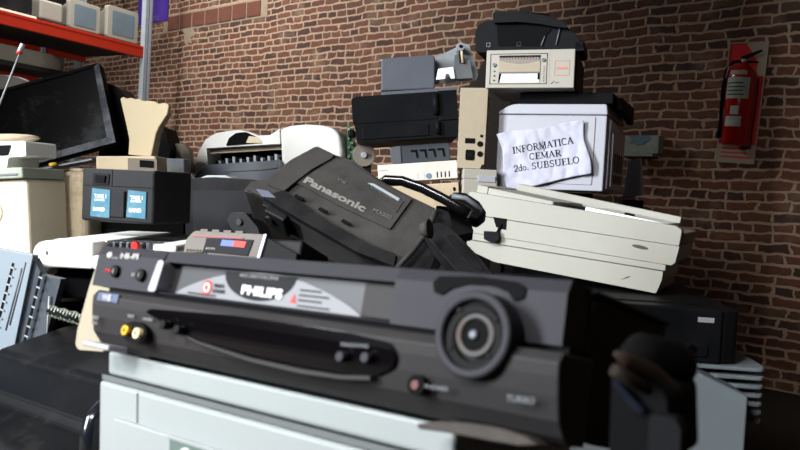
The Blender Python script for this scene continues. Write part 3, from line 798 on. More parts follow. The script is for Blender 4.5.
# black battery charger with blue labels
fk = Fr((81, 220, 1.46), (153, 225, 1.40))
t = T('battery_charger', 'black boxy battery charger with a rocker switch and two cyan labels', 'battery charger', fk)
W = fk.W; H = fk.uv(85, 168)[1]
bd = MB().box(0, W, 0, .11, 0, H).build('housing', 'blackdust', t, .004)
MB().prism(fk.poly([(94, 173), (110, 174), (109, 185), (93, 184)]), -.002, .001).build('switch_bezel', 'black', t, .0008)
MB().prism(fk.poly([(97, 175), (107, 176), (106, 183), (96.5, 182)]), -.005, .0).build('rocker_switch', 'deep', t, .001)
def lab(pxs, nm):
    l = MB().prism(fk.poly(pxs), -.0022, -.0005).build('blue_label', 'blue', t, label='cyan blue label with white print')
    c = fk.poly(pxs); x0 = min(a for a, b in c); x1 = max(a for a, b in c); z0 = min(b for a, b in c); z1 = max(b for a, b in c); w = x1 - x0; h = z1 - z0
    text('TAKE 1', .009, 'whitetext', l, x0 + w * .2, z0 + h * .68, -.0026, bold=.0002); text('CHARGE', .0062, 'whitetext', l, x0 + w * .2, z0 + h * .57, -.0026)
    text('BAND', .010, 'whitetext', l, x0 + w * .14, z0 + h * .22, -.0026, bold=.0002)
    return l
lab([(93, 188), (111, 190), (110, 218), (91, 216)], 0); lab([(129, 190), (147, 192), (146, 219), (127, 217)], 0)
mb = MB()
xs = fk.uv(112, 180)[0]; zs = fk.uv(120, 187)[1]
mb.box(xs, xs + .0012, -.0006, .001, zs, H - .002); mb.box(.002, W - .002, -.0006, .001, zs, zs + .0012)
for k in range(3): mb.box(.03, W - .03, -.0006, .001, zs * (.25 + .22 * k), zs * (.25 + .22 * k) + .0008)
mb.build('seams', 'deep', bd)
MB().prism(fk.poly([(112, 190), (126, 191), (125, 218), (111, 217)]), -.004, .001).build('centre_rib', 'blackdust', t, .002)

# ---------- bright stack at the left edge
fs = Fr((-60, 252, 1.62), (30, 250, 1.58))
t = T('computer_tower', 'cream computer tower in bright light at the left edge of the pile', 'computer', fs)
W = fs.W; H = fs.uv(20, 179)[1]
MB().box(0, W, 0, .13, -.14, H).build('case', 'cream', t, .006)
MB().prism(rnd([(W * .3, H * .1), (W * .62, H * .1), (W * .62, H * .8), (W * .3, H * .8)], .01), -.003, .001).build('front_bay', 'cream2', t, .001)
MB().prism(ell(W * .66, H * .55, .012, .02), -.002, .001).build('power_button', 'tan', t)
f2 = Fr(fs.w(-.02, -.015, H + .001), fs.w(W + .002, -.015, H + .001))
t = T('optical_drive', 'flat pale grey drive unit lying on the cream computer tower', 'disc drive', f2)
W = f2.W
MB().box(0, W, 0, .14, 0, .022).build('case', 'boxgrey', t, .003)
MB().box(W * .2, W * .95, -.002, .001, .006, .010).build('tray_slot', 'greydark', t)
f3 = Fr(f2.w(0, .02, .023), f2.w(W - .005, .02, .023))
t = T('slotted_device', 'white device with a dark slot at the left edge, stacked on the pale grey drive', 'device', f3)
W = f3.W
hh = f3.uv(20, 140)[1]
C = rnd([(0, 0), (W * .8, 0), (W * .82, hh * .38), (W, hh * .4), (W, hh * .96), (0, hh)], .004)
MB().prism(C, 0, .10).build('body', 'white', t, .003)
MB().prism(rnd([(0, hh * .48), (W * .82, hh * .46), (W * .86, hh * .84), (0, hh * .86)], .004), -.002, .001).build('dark_slot', 'deep', t)
f4 = Fr(f3.w(0, .03, hh + .001), f3.w(W, .03, hh + .001))
t = T('phone_handset', 'rounded cream handset on top of the white slotted device', 'handset', f4)
w4 = f4.uv(20, 135)[0]
mb = MB(); mb.sphere((w4 * .4, .06, .012), .012, 20, (w4 * .6 / .012, 4, 1.0)); mb.build('grip', 'tan', t)

crate(-.70, -.50, 1.80, 1.95, TZ, E - .03, 'added black filler block for the dark gap behind the battery charger')  # black filler added so the gap behind the charger reads dark
# rusty cream box
fb = Fr((60, 226, 1.72), (96, 226, 1.72))
t = T('metal_canister', 'cream metal canister with brown rust stains, left of the black battery charger', 'canister', fb)
W = fb.uv(84, 200)[0] - .035; H = fb.uv(60, 171)[1]
MB().prism(rnd([(0, 0), (W + .04, 0), (W + .04, .12), (0, .12)], .03, 6), -.08, H, 'z').build('body', 'rust', t, .012, 3)
MB().prism(rnd([(.012, .012), (W + .028, .012), (W + .028, .108), (.012, .108)], .025, 6), H, H + .006, 'z').build('lid', 'cream', t, .003)

# flat case and laptop lid under the dark screen
fi = Fr((96, 178, 1.99), (156, 178, 1.99))
t = T('desktop_case', 'tan flat desktop case with a small black slot, lying under the dusty dark screen', 'computer', fi)
W = fi.W; H = fi.uv(120, 156)[1]
MB().box(0, W, 0, .10, -.03, H).build('case', 'tan', t, .004)
MB().prism(fi.poly([(140, 160), (154, 161), (154, 168), (140, 167)]), -.003, .001).build('slot', 'deep', t)
MB().prism(fi.poly([(128, 158), (157, 159), (157, 172), (128, 171)]), -.0015, .001).build('drive_bay', mat('brown_grey_bay', (120, 108, 96), .5, dirt=.3), t)
fj = Fr((38, 171, 2.04), (96, 160, 2.04))
t = T('laptop_lid', 'thin grey plastic lid lying aslant below the dusty dark screen', 'lid', fj)
MB().box(0, fj.W - .01, 0, .06, 0, .008).build('lid', 'greydark', t, .003)
MB().box(.01, fj.W - .01, -.002, .0, .002, .005).build('bright_edge', 'steel', t)
fy = Fr((53, 167.5, 2.05), (61, 166, 2.05))
t = T('bottle_cap', 'tiny yellow cap in front of the lower edge of the dusty dark screen', 'cap', fy)
MB().tube([(.01, -.02, .001), (.01, -.02, .010)], .010, 16).build('cap', 'yellow', t, .002)

# dusty dark screen
fd = Fr((18, 170, 2.15), (117, 143, 2.15), tilt=12)
t = T('flat_screen', 'large dusty black flat screen tilted to the left with a blue grey bezel', 'screen', fd)
W = fd.W; H = fd.uv(98, 64)[1]; X0 = -.22
MB().box(X0, W, .0, .03, 0, H).build('back_shell', 'black', t, .005)
MB().ring([(X0, 0), (W, 0), (W, H), (X0, H)], [(X0 + .02, .020), (W - .022, .020), (W - .016, H - .010), (X0 + .02, H - .010)], -.008, .002).build('bezel', 'black', t, .002)
MB().prism([(X0 + .06, 0), (W, 0), (W - .022, .020), (X0 + .06, .020)], -.0095, -.007).build('dusty_bottom_rim', 'bezel', t, .001)
MB().prism([(W, 0), (W, H), (W - .016, H - .01), (W - .022, .02)], -.0095, -.007).build('dusty_side_rim', 'bezel', t, .001)
MB().box(X0 + .01, W - .012, -.003, .0, .01, H - .006).build('display_panel', 'screen', t)
MB().box(X0 + .05, W - .08, .03, .06, .03, H - .05).build('rear_housing', 'black', t, .01)

# dark speaker behind, cream funnel
fe2 = Fr((100, 158, 2.25), (172, 160, 2.25))
t = T('dark_cabinet', 'dark blue black cabinet behind the cream funnel shaped cover', 'cabinet', fe2)
pts = [(98, 160), (104, 82), (116, 86), (124, 95), (160, 130), (164, 126), (171, 150), (168, 162)]
MB().prism(rnd(fe2.poly(pts), .01), 0, .12).build('body', 'black', t, .006)
MB().prism(rnd(fe2.poly([(103, 150), (107, 90), (113, 92), (118, 150)]), .005), -.003, .001).build('grille', 'deep', t)
ff = Fr((130, 156, 2.02), (153, 156.5, 2.01))
t = T('plastic_funnel', 'cream flared plastic cover with a ragged top edge, standing in front of the rack post', 'plastic cover', ff)
pts = [(130, 155), (153, 157), (158, 134), (161, 127), (169, 115), (171, 106)] + [(169, 104), (165, 103), (161, 104.5), (157, 102), (150, 101), (146, 101.5), (141, 99), (137, 99.5), (133, 98), (128, 99), (125, 97), (122, 99)] + [(124, 108), (128, 125), (131, 140)]
o1 = ff.poly(pts)
mb = MB(); mb.prism(o1, -.01, .004)
mb.build('front_shell', mat('funnel_cream', (184, 166, 134), .5, dirt=.2, dcol=(150, 130, 100)), t, .003, 3)
c0 = ff.uv(147, 130)
MB().prism([(c0[0] + (a - c0[0]) * .86, min(b, ff.uv(147, 112)[1])) for a, b in o1], .004, .03).build('inner_shell', mat('funnel_cream', (184, 166, 134), .5, dirt=.2, dcol=(150, 130, 100)), t, .004)

# small things between funnel and inkjet
fm = Fr((163, 172, 2.28), (190, 172, 2.28))
t = T('ink_tank', 'translucent greyish rounded tank left of the white inkjet printer', 'tank', fm)
MB().prism(rnd(fm.poly([(163, 172), (190, 173), (187, 150), (181, 143), (165, 143)]), .01), 0.03, .07).build('tank_body', 'crt', t, .006)
fm2 = Fr((160, 176, 2.2), (186, 176, 2.2))
t = T('paper_box', 'little pale blue white box in front of the greyish tank', 'box', fm2)
MB().prism(fm2.poly([(158, 178), (184, 178), (184, 159), (166, 158), (159, 160)]), 0, .07).build('carton', 'laser', t, .002)
MB().prism(fm2.poly([(166, 166), (180, 166), (180, 173), (166, 173)]), -.001, .0).build('carton_window', 'boxgrey', t)

# white lamp shade at the left edge
fls = Fr((-30, 100, 2.75), (26, 92, 2.75))
t = T('lamp_shade', 'white rounded lamp shade behind the dusty dark screen at the left edge', 'lamp shade', fls)
MB().prism(rnd(fls.poly([(-40, 106), (-40, 76), (0, 74), (20, 77), (27, 82), (25, 90), (0, 100)]), .015, 4), 0, .05).build('shade', 'white', t, .008, 3)

# antenna
fa = Fr((-6, 118, 1.66), (10, 118, 1.66))
t = T('rod_antenna', 'thin metal rod antenna with a silver tip and a red ring at the left edge', 'antenna', fa)
a = fa.uv(21, 50); b = fa.uv(-6, 118)
MB().tube([(b[0], 0, b[1]), (a[0], 0, a[1])], .0018, 8).build('rod', 'steel', t)
c = fa.uv(23, 44); c2 = fa.uv(19.5, 52)
MB().tube([(c2[0], 0, c2[1]), (c[0], 0, c[1])], .0055, 12).build('tip', 'silver', t, .001)
MB().tube([(c2[0] - .001, 0, c2[1] - .004), (c2[0] + .0005, 0, c2[1] + .001)], .0065, 12).build('ring', 'redp', t)

# ================================================================== THE PILE: middle and back


# ---------- dark monitor back
fo = Fr((186, 246, 1.70), (262, 246, 1.67))
t = T('dark_speaker', 'dusty dark box with a grey top edge between the black charger and the camcorder', 'speaker', fo)
W = fo.W; H = fo.uv(200, 180)[1]
pts = [(186, 250), (184, 182), (192, 178), (215, 177), (240, 179), (262, 186), (270, 250)]
MB().prism(rnd(fo.poly(pts), .008), 0, .22).build('housing', 'blackdust', t, .005, 3)
MB().prism(rnd(fo.poly([(194, 245), (193, 190), (257, 191), (258, 245)]), .005), -.003, .001).build('cloth_front', mat('charcoal_cloth', (22, 22, 25), .8, dirt=.3, dcol=(40, 39, 40), scale=10), t, .001)
MB().prism(fo.poly([(195, 178), (203, 175), (222, 175), (229, 178)]), .02, .08).build('top_strip', 'steel', t, .002)

# ---------- radio cassette player
fr_ = Fr((178, 272, 1.04), (258, 278, 1.00), tilt=18)
t = T('radio_player', 'dusty champagne radio with a blue and red label, tucked behind the video recorder', 'radio', fr_)
W = fr_.uv(262, 250)[0]; H = fr_.uv(220, 232)[1]; x0 = fr_.uv(184, 250)[0]
champ = mat('champagne_plastic', (84, 78, 74), .5, metal=.05, dirt=.5, dcol=(100, 90, 80), scale=30)
bd = MB().prism(rnd([(x0, 0), (x0, H - .012), (x0 + .010, H), (W, H), (W - .006, 0)], [.0, .004, .004, .001, 0]), 0, .012).build('front_panel', champ, t, .0015)
MB().box(x0 + .004, W + .05, .012, .10, .0, H - .002).build('rear_case', 'camd', t, .003)
MB().prism([(W, 0), (W, H - .002), (W + .05, H * .62), (W + .05, 0)], .002, .012).build('side_cheek', 'black', t, .001)
MB().prism([(W - .001, H), (W + .003, H), (W - .004, 0), (W - .008, 0)], -.001, .002).build('chrome_edge', 'silver', t)
dw = MB().prism(fr_.poly([(207, 238), (254, 240), (248, 256), (203, 252)]), -.0015, .001).build('cassette_window', 'ink', t, .0005)
MB().prism(fr_.poly([(223, 240), (235, 241), (233, 247), (221, 246)]), -.0022, -.0012).build('blue_label', 'bluep', dw)
MB().prism(fr_.poly([(235, 241), (247, 242), (245, 248), (233, 247)]), -.0022, -.0012).build('red_label', 'redp', dw)
text('AM FM', .005, 'greytext', dw, fr_.uv(206, 250)[0], fr_.uv(206, 250)[1], -.0022)
mb = MB()
for k in range(7):
    a = fr_.uv(188 + k * 3.2, 246); mb.box(a[0], a[0] + .002, -.0012, .001, H * .25, H * .55)
mb.build('speaker_slots', 'chassis', t)
MB().box(x0 + .01, W - .03, -.001, .001, H * .86, H * .9).build('red_line', mat('dull_red_line', (132, 60, 56), .5), t)
for k in range(4):
    MB().box(x0 + .018 + k * .018, x0 + .030 + k * .018, .001, .010, H, H + .0035).build('key', champ, t, .0008)

# ---------- small grey grip
fg2 = Fr((226, 236, 1.30), (256, 243, 1.27))
t = T('grey_plug', 'small dusty grey plastic plug below the left end of the camcorder', 'plug', fg2)
MB().prism(rnd(fg2.poly([(226, 220), (231, 212), (245, 213), (258, 228), (262, 246), (238, 240)]), .004), 0, .03).build('plug_body', 'camd', t, .004)
a = fg2.uv(240, 222)
MB().tube([(a[0], -.004, a[1]), (a[0], .004, a[1])], .006, 12).build('pin', 'cam', t, .001)

# ---------- camcorder
fc = Fr((262, 195, 1.17), (395, 264, 1.10), tilt=38)
t = T('camcorder', 'large dusty black shoulder camcorder lying on its side behind the video recorder', 'camcorder', fc)
sil = [(243, 191), (252, 181), (268, 179), (290, 160), (316, 146), (333, 154), (352, 160), (385, 183), (410, 196), (437, 209), (431, 224), (407, 255), (396, 267), (360, 253), (300, 219), (262, 196)]
bd = MB().prism(rnd(fc.poly(sil), .004), 0, .075).build('body', 'cam', t, .004, 3)
band = [(266, 184), (281, 173), (300, 158), (317, 146), (334, 154), (332, 158), (312, 169), (295, 182), (284, 191)]
MB().prism(rnd(fc.poly(band, -.007), .003), -.007, .004).build('hand_strap_band', 'cam', t, .002)
MB().prism(rnd(fc.poly([(246, 189), (254, 181), (268, 181), (288, 192), (303, 206), (300, 219), (270, 200)], -.004), .002), -.004, .004).build('battery_door', 'cam', t, .002)
pnl = [(293, 185), (333, 157), (350, 161), (384, 183), (409, 197), (422, 203), (388, 236), (396, 250), (370, 244), (330, 222)]
dr = MB().prism(rnd(fc.poly([(296, 182), (334, 158), (350, 162), (384, 184), (412, 199), (390, 229), (340, 206)], -.0035), .002), -.0035, .003).build('cassette_lid', 'cam', t, .0012)
MB().prism(fc.poly([(364, 187), (372, 183), (404, 201), (396, 213)], -.0045), -.0045, -.003).build('lid_panel', 'cam', dr, .0006)
ptext(fc, 'Panasonic', (302.5, 181.5), (362, 211), mat('worn_grey_print', (112, 108, 104), .6), dr, .0112, -.0042, bold=.0006)
ptext(fc, 'M3000', (372, 211), (390, 219), mat('faint_print', (96, 92, 90), .6).name and 'greydark', dr, .006, -.0042)
ptext(fc, 'OmniMovie', (370, 187), (392, 199), 'greydark', dr, .004, -.0052)
ptext(fc, 'VHS', (337, 180), (345, 184), 'greydark', dr, .005, -.0042)
low = [(262, 196), (284, 190), (330, 222), (372, 245), (396, 254), (394, 266), (358, 252), (300, 219)]
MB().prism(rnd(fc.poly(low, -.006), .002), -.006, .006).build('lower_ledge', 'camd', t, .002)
MB().prism(rnd(fc.poly([(256, 189), (268, 191), (276, 198), (263, 197)], -.0065), .001), -.0072, -.005).build('worn_edge', mat('worn_blue_grey', (92, 96, 112), .35, dirt=.5, dcol=(40, 40, 44), scale=60), t)
for a, b in ((299, 196), (323, 209), (346, 221)):
    MB().prism(fc.poly([(a - 3, b - 2), (a + 5, b + 2), (a + 3, b + 4), (a - 5, b)], -.0075), -.0078, -.005).build('catch', 'deep', t)
MB().prism(fc.poly([(368, 183), (374, 184), (400, 199), (398, 201)], -.005), -.0058, -.004).build('bright_edge', 'steel', dr)
# dark underside details
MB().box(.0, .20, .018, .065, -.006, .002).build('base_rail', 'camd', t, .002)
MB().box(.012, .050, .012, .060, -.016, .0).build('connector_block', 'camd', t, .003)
MB().tube([(.02, .03, -.02), (.02, .03, .0)], .008, 12).build('screw_boss', 'camd', t)
# right end: hood and grip
hood = [(407, 255), (431, 224), (437, 209), (449, 213), (452, 224), (440, 248), (428, 275), (400, 270)]
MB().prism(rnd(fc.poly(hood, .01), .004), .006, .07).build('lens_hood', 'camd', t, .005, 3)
MB().tube([loc(fc, 397, 268, 1.085), loc(fc, 413, 251, 1.10), loc(fc, 428, 231, 1.115), loc(fc, 436, 211, 1.13)], .004, 8).build('hood_rim', 'cam', t)
gp = [(423, 231), (430, 224), (440, 222), (452, 229), (466, 243), (482, 260), (494, 276), (476, 282), (456, 270), (442, 254), (431, 241)]
ep = MB().prism(rnd(fc.poly(gp, -.03), .004), -.03, .0).build('eyepiece', 'blackdust', t, .006, 3)
MB().prism(rnd(fc.poly([(446, 236), (452, 234), (476, 258), (484, 270), (474, 268), (458, 254)], -.032), .002), -.0315, -.029).build('eyepiece_pad', 'camd', ep, .001)
MB().tube([loc(fc, 421, 230, 1.05), loc(fc, 430, 229, 1.045)], [.008, .014], 12).build('eyepiece_joint', 'cam', t)
# carrying handle
hp = [loc(fc, a, b, d) for a, b, d in ((378, 186, 1.24), (386, 180, 1.24), (402, 181, 1.235), (422, 188, 1.225), (440, 197, 1.215), (458, 207, 1.205), (470, 214, 1.20))]
MB().tube(hp, .0085, 14, squash=.8).build('carry_handle', mat('handle_gloss_black', (16, 16, 19), .22, coat=.4), t)
hb = loc(fc, 466, 205, 1.20)
MB().prism(rnd(fc.poly([(446, 197), (454, 191), (466, 192), (480, 201), (487, 212), (478, 219), (462, 214), (450, 207)], .09), .004), .09, .12).build('microphone', 'black', t, .005, 3)
MB().prism(rnd(fc.poly([(436, 205), (452, 207), (470, 219), (474, 232), (456, 236), (436, 224)], .10), .004), .10, .125).build('microphone_arm', 'camd', t, .004)
MB().tube([loc(fc, 452, 196, 1.19), loc(fc, 466, 198, 1.185), loc(fc, 482, 210, 1.18)], .004, 8).build('microphone_ridge', 'greydark', t)

# ---------- ivory case (front right of the pile)
fy_ = Fr((465, 246, 1.71), (655, 293.5, 1.53), tilt=0)
t = T('typewriter_case', 'large aged ivory machine casing with an open top, tilted below the paper note', 'machine casing', fy_)
D = .25
q = lambda a, b: fy_.uv(a, b)
xl, xr, xr2 = q(468, 200)[0], q(679, 250)[0], fy_.W
zt, z1 = q(681, 227)[1], q(678, 246)[1]
MB().prism(rnd(fy_.poly([(467, 213.5), (468, 194), (470, 191.5), (676, 226), (682, 230), (679, 246)]), .003), 0, .03).build('upper_front', 'case', t, .0025)
MB().box(xl + .004, xl + .03, .03, D, z1 + .001, zt - .002).build('upper_side', 'case', t, .002)
MB().box(xr - .035, xr, .03, D, z1 + .001, zt - .012).build('upper_side', mat('brownish_grey_end', (150, 136, 124), .5, dirt=.4, scale=12), t, .003, label='brownish grey right end')
MB().box(xl + .03, xr - .035, D - .03, D, z1 + .001, zt + .012).build('upper_back', 'case', t, .002)
MB().box(xl + .03, xr - .035, .03, D - .03, z1 + .004, zt - .025).build('inner_deck', 'white', t)
mb = MB().prism(rnd([(xl + .03, .03), (xl + (xr - xl) * .40, .03), (xl + (xr - xl) * .43, D - .03), (xl + .03, D - .03)], .004), zt - .025, zt - .004, 'z'); mb.build('top_lid', 'case', t, .003)
mb = MB().prism(rnd([(xl + (xr - xl) * .55, .03), (xr - .036, .03), (xr - .036, D - .03), (xl + (xr - xl) * .60, D - .03)], .004), zt - .025, zt - .001, 'z'); mb.build('top_plate', 'white', t, .003)
MB().box(xl + (xr - xl) * .44, xl + (xr - xl) * .52, .08, .18, zt - .024, zt - .008).build('inner_part', 'deep', t, .002)
MB().box(xl + (xr - xl) * .72, xl + (xr - xl) * .76, .05, .075, zt - .001, zt + .003).build('latch', 'deep', t, .001)
lw = MB().prism(rnd(fy_.poly([(465.5, 231.5), (466, 214), (679.5, 246.5), (675, 263), (671, 265.5)], -.002), .002), -.002, D - .01).build('middle_shell', 'case', t, .002)
MB().prism(rnd(fy_.poly([(467, 247), (466, 232), (664, 264.5), (662, 280), (656, 293.5), (494, 262), (475, 253)], .006), .003), .006, D - .03).build('lower_shell', 'case', t, .003)
MB().prism(fy_.poly([(467, 239), (467, 232), (666, 265), (665, 271)], .0), .0, .03).build('shell_step', 'case', t, .001)  # step between the shells, in the plain casing colour
mb = MB().prism(fy_.poly([(493, 217), (507, 219), (506, 230), (501, 229), (496, 227)], -.003), -.0026, .001); mb.build('notch', 'deep', t)
a = fy_.uv(492, 236, -.01)
MB().prism(rnd(fy_.poly([(484, 231), (499, 232), (499, 240), (492, 243), (484, 239)], -.012), .002), -.014, -.003).build('black_plug', 'black', t, .002)
MB().tube([(fy_.uv(498, 233)[0], -.006, fy_.uv(498, 233)[1]), (fy_.uv(502, 224)[0], -.003, fy_.uv(502, 224)[1])], .003, 8).build('plug_wire', 'deep', t)
c = fy_.uv(640, 247, -.003)
MB().prism(ell(c[0], c[1], .016, .0035, 20), -.0028, -.0018).build('scuff_mark', mat('dark_scuff', (70, 68, 64), .8, vary=.3, scale=90), t)
c = fy_.uv(626, 278, .006)
MB().prism([(c[0] - .010, c[1] - .006), (c[0] + .004, c[1] + .002), (c[0] + .008, c[1] + .006), (c[0] + .002, c[1] + .0035)], .0052, .0062).build('scuff_mark', 'dark_scuff' if 0 else MATS['dark_scuff'], t)

# ---------- black desktop computer
fx_ = Fr((600, 350, 1.405), (723, 365, 1.375))
fx_ = Fr(fx_.O, Vector((fx_.O.x + .9941, fx_.O.y - .108, fx_.O.z)))
t = T('desktop_computer', 'flat black desktop computer with a small white sticker, under the ivory casing', 'computer', fx_)
x1 = fx_.uv(722, 340)[0]; zb = fx_.uv(722, 365)[1]; ztp = fx_.uv(722, 310)[1]; x0 = x1 - .40
MB().box(x0, x1, 0, .03, zb, ztp).build('front_panel', 'black', t, .004)
MB().prism(rnd([(x1, .004), (x1 + .03, .012), (x1 + .034, .45), (x1, .45)], .008), zb + .002, ztp - .002, 'z').build('side_cover', 'chassis', t, .003)
MB().box(x0, x1, .03, .45, zb + .006, ztp - .001).build('case', 'chassis', t, .002)
MB().box(x0 + .02, x1 - .02, .06, .40, ztp - .001, ztp + .001).build('lid_panel', 'chassis', t, .0008)
a, b = fx_.uv(698, 317), fx_.uv(714, 323)
MB().box(a[0], b[0], -.001, .0, b[1], a[1]).build('sticker', 'laser', t, label='small white sticker')
MB().box(a[0] + .005, b[0] - .008, -.0014, -.001, b[1] + .004, b[1] + .0055).build('sticker_print', 'greytext', t)
a, b = fx_.uv(630, 337), fx_.uv(707, 354)
MB().prism(rnd([(a[0], b[1]), (b[0], b[1] - .006), (b[0], b[1] + .018), (a[0], a[1])], .008), -.004, .002).build('drive_flap', 'black', t, .002)
MB().tube([(b[0] - .028, -.008, b[1] + .009), (b[0] - .028, 0, b[1] + .009)], .007, 14).build('power_button', 'gloss', t, .001)

# ---------- slate machine with fins under it, bottom right
fbr = Fr((600, 366, 1.33), (703, 368, 1.30))
fbr = Fr(fbr.O, Vector((fbr.O.x + .99, fbr.O.y - .10, fbr.O.z)))
fbr = Fr(Vector((fbr.O.x, fbr.O.y, fx_.w(0, 0, zb).z - .0035)), Vector((fbr.O.x + .99, fbr.O.y - .10, fx_.w(0, 0, zb).z - .0035)))
t = T('grey_machine', 'slate grey machine with a sloping shoulder and curved fins in the bottom right', 'machine', fbr)
a = fbr.uv(703, 366)[0]; b, c = fbr.uv(749, 397)
zb2 = TZ - fbr.O.z + .004
grn = mat('shadowed_slate_casing', (118, 127, 133), .5, dirt=.2, dcol=(110, 112, 112), scale=10)
MB().prism([(a - .30, zb2), (a - .30, 0), (a, 0), (b, c), (b, zb2)], 0, .42).build('housing', grn, t, .005, 3)
for k in range(7):
    z = -.004 - k * .0155
    x0 = a + (b - a) * min(1, max(0, (-z) / max(1e-4, -c))) - .01
    MB().prism(rnd([(x0, .07), (b + .048, .07), (b + .055, .10), (b + .055, .30), (x0, .30)], .012), z, z + .007, 'z').build('cooling_fin', grn, t, .002)
MB().box(b - .002, b + .03, .14, .30, -.11, 0.0).build('fin_core', 'greydark', t)

# ---------- black object with brown strap at the right of the recorder
fz_ = Fr((612, 448, .36), (684, 448, .34))
t = T('leather_case', 'rounded black device case with a worn brown strap at the right end of the recorder', 'case', fz_)
l = lambda a, b, d: loc(fz_, a, b, d * .82)
MB().tube([l(622, 352, .44), l(640, 356, .45), l(668, 363, .465), l(680, 369, .47), l(687, 374, .474)], [.002, .0112, .012, .010, .005], 18).build('rolled_top', 'deep', t)
MB().tube([l(615, 353, .42), l(628, 361, .425), l(652, 374, .435), l(672, 390, .44), l(679, 396, .44)], [.001, .0040, .0048, .004, .002], 10, squash=.6).build('brown_strap', 'brown', t, label='worn brown strap')
MB().tube([l(614, 370, .42), l(632, 380, .425), l(660, 396, .435)], .003, 8).build('lower_strap', mat('dark_brown_strap', (34, 28, 25), .4), t)
MB().prism(rnd(fz_.poly([(610, 372), (640, 380), (666, 396), (668, 470), (606, 470)]), .004), .002, .045).build('pouch', 'deep', t, .004, 3)
MB().prism(rnd(fz_.poly([(611, 380), (620, 383), (646, 412), (634, 412)], -.002), .002), -.003, .003).build('shiny_buckle', mat('dark_shiny_clip', (34, 38, 50), .2, metal=.5), t, .001)
MB().prism(rnd(fz_.poly([(650, 414), (676, 418), (682, 430), (680, 470), (648, 470)], -.004), .002), -.005, .003).build('side_pocket', mat('dark_grey_pocket', (24, 24, 26), .6, spec=.06), t, .0015)

# ---------- white inkjet printer
fi = Fr((192, 186, 2.34), (341, 178, 2.28))
t = T('inkjet_printer', 'white rounded inkjet printer with an open paper slot, in front of the brick wall', 'printer', fi)
pts = [(190, 186), (193, 170), (199, 151), (206, 139), (216, 133), (228, 131), (240, 130), (250, 132), (258, 135.5), (270, 135), (279, 129), (290, 125.5), (305, 124), (322, 125), (334, 128), (340, 135), (342, 150), (341, 180)]
C = fi.poly(pts)
zlip = fi.uv(230, 147)[1]; zl2 = fi.uv(230, 166)[1]
sx0, sx1 = fi.uv(207, 155)[0], fi.uv(281, 155)[0]
body = [p for p in C]
# shell with a real opening: left cheek, right cheek, top band, lower front
def clip(poly, f):   # keep part where f(x,z) >= 0
    out = []
    for i in range(len(poly)):
        p, q_ = poly[i - 1], poly[i]; fp_, fq_ = f(*p), f(*q_)
        if (fp_ >= 0) != (fq_ >= 0):
            k = fp_ / (fp_ - fq_); out.append((p[0] + (q_[0] - p[0]) * k, p[1] + (q_[1] - p[1]) * k))
        if fq_ >= 0: out.append(q_)
    return out
sh = MB()
sh.prism(clip(C, lambda x, z: sx0 - x), 0, .26)
sh.build('left_cheek', 'white', t, .010, 4)
MB().prism(clip(C, lambda x, z: x - sx1), 0, .26).build('right_cheek', 'white', t, .012, 4)
mid = clip(clip(C, lambda x, z: x - sx0), lambda x, z: sx1 - x)
MB().prism(clip(mid, lambda x, z: z - zlip), 0.0, .10).build('top_band', 'white', t, .003)
MB().prism([(x, min(z, zlip + .012)) for x, z in clip(mid, lambda x, z: z - zlip)], .10, .26).build('top_cover', 'white', t, .002)
MB().prism(clip(mid, lambda x, z: zl2 - z), 0.0, .26).build('lower_front', 'greydark', t, .002)
MB().box(sx0, sx1, .12, .14, zl2, zlip).build('slot_back', 'deep', t)
mb = MB()
mb.box(sx0, sx1, .03, .05, zlip - .014, zlip - .004)
mb.build('slot_rail', 'tan', t)
mb = MB()
for k in range(9):
    x = sx0 + .02 + k * .022; mb.box(x, x + .008, .04, .10, zl2 + .006, zl2 + .022 + .004 * (k % 3))
mb.build('paper_rollers', 'steel', t)
MB().tube([(sx0, .07, zl2 + .018), (sx1, .07, zl2 + .018)], .004, 8).build('roller_shaft', 'deep', t)
tr = fi.poly([(206, 165), (281, 160), (283, 178), (286, 186), (193, 188), (196, 176)], -.02)
MB().prism(rnd(tr, .006), -.03, .02).build('output_tray', 'slate', t, .004)
tr2 = fi.poly([(222, 170), (277, 165), (278, 168), (262, 170), (224, 172)], -.032)
MB().prism(rnd(tr2, .002), -.034, -.02).build('tray_flap', 'greydark', t, .001)
op = rnd(fi.poly([(226, 146), (229, 138), (236, 133), (246, 132), (257, 137), (262, 143)], -.002), .004)
MB().prism(op, -.003, .02).build('top_opening', 'deep', t)
MB().prism(rnd(fi.poly([(246, 143), (249, 136), (257, 137), (262, 143)], -.004), .003), -.005, .0).build('inner_parts', 'rust', t)
b2 = fi.uv(256, 146, .0)

# ---------- circuit board and reel
fpc = Fr((344, 178, 2.33), (362, 178, 2.33))
t = T('circuit_board', 'green circuit board fragment sticking up right of the white inkjet printer', 'circuit board', fpc)
MB().prism(fpc.poly([(347, 178), (347, 123), (350, 126), (354, 140), (357, 178)]), 0, .003).build('board', 'green', t)
mb = MB()
for k in range(9):
    a, b = fpc.uv(349 + (k % 2) * 3, 130 + k * 4.5); mb.box(a - .003, a + .004, -.012, 0, b - .003, b + .004)
mb.build('chips', 'boxgrey', t, .0008)
MB().box(fpc.uv(348, 165)[0], fpc.uv(355, 165)[0], -.018, 0, 0, .03).build('connector', 'deep', t, .001)
frl = Fr((352, 184, 2.30), (380, 184, 2.30))
t = T('film_reel', 'small pale translucent plastic wheel below the left end of the black printer', 'wheel', frl)
a, b = frl.uv(364, 155)
w_ = MB().tube([(a, 0, b), (a, .012, b)], .034, 28).build('disc', mat('translucent_grey_disc', (112, 104, 96), .4, dirt=.3), t, .002)
MB().tube([(a, -.010, b), (a, 0, b)], .009, 16).build('hub', 'silver', t, .001)
MB().box(a - .006, a + .02, .012, .03, 0, b).build('bracket', 'chassis', t)

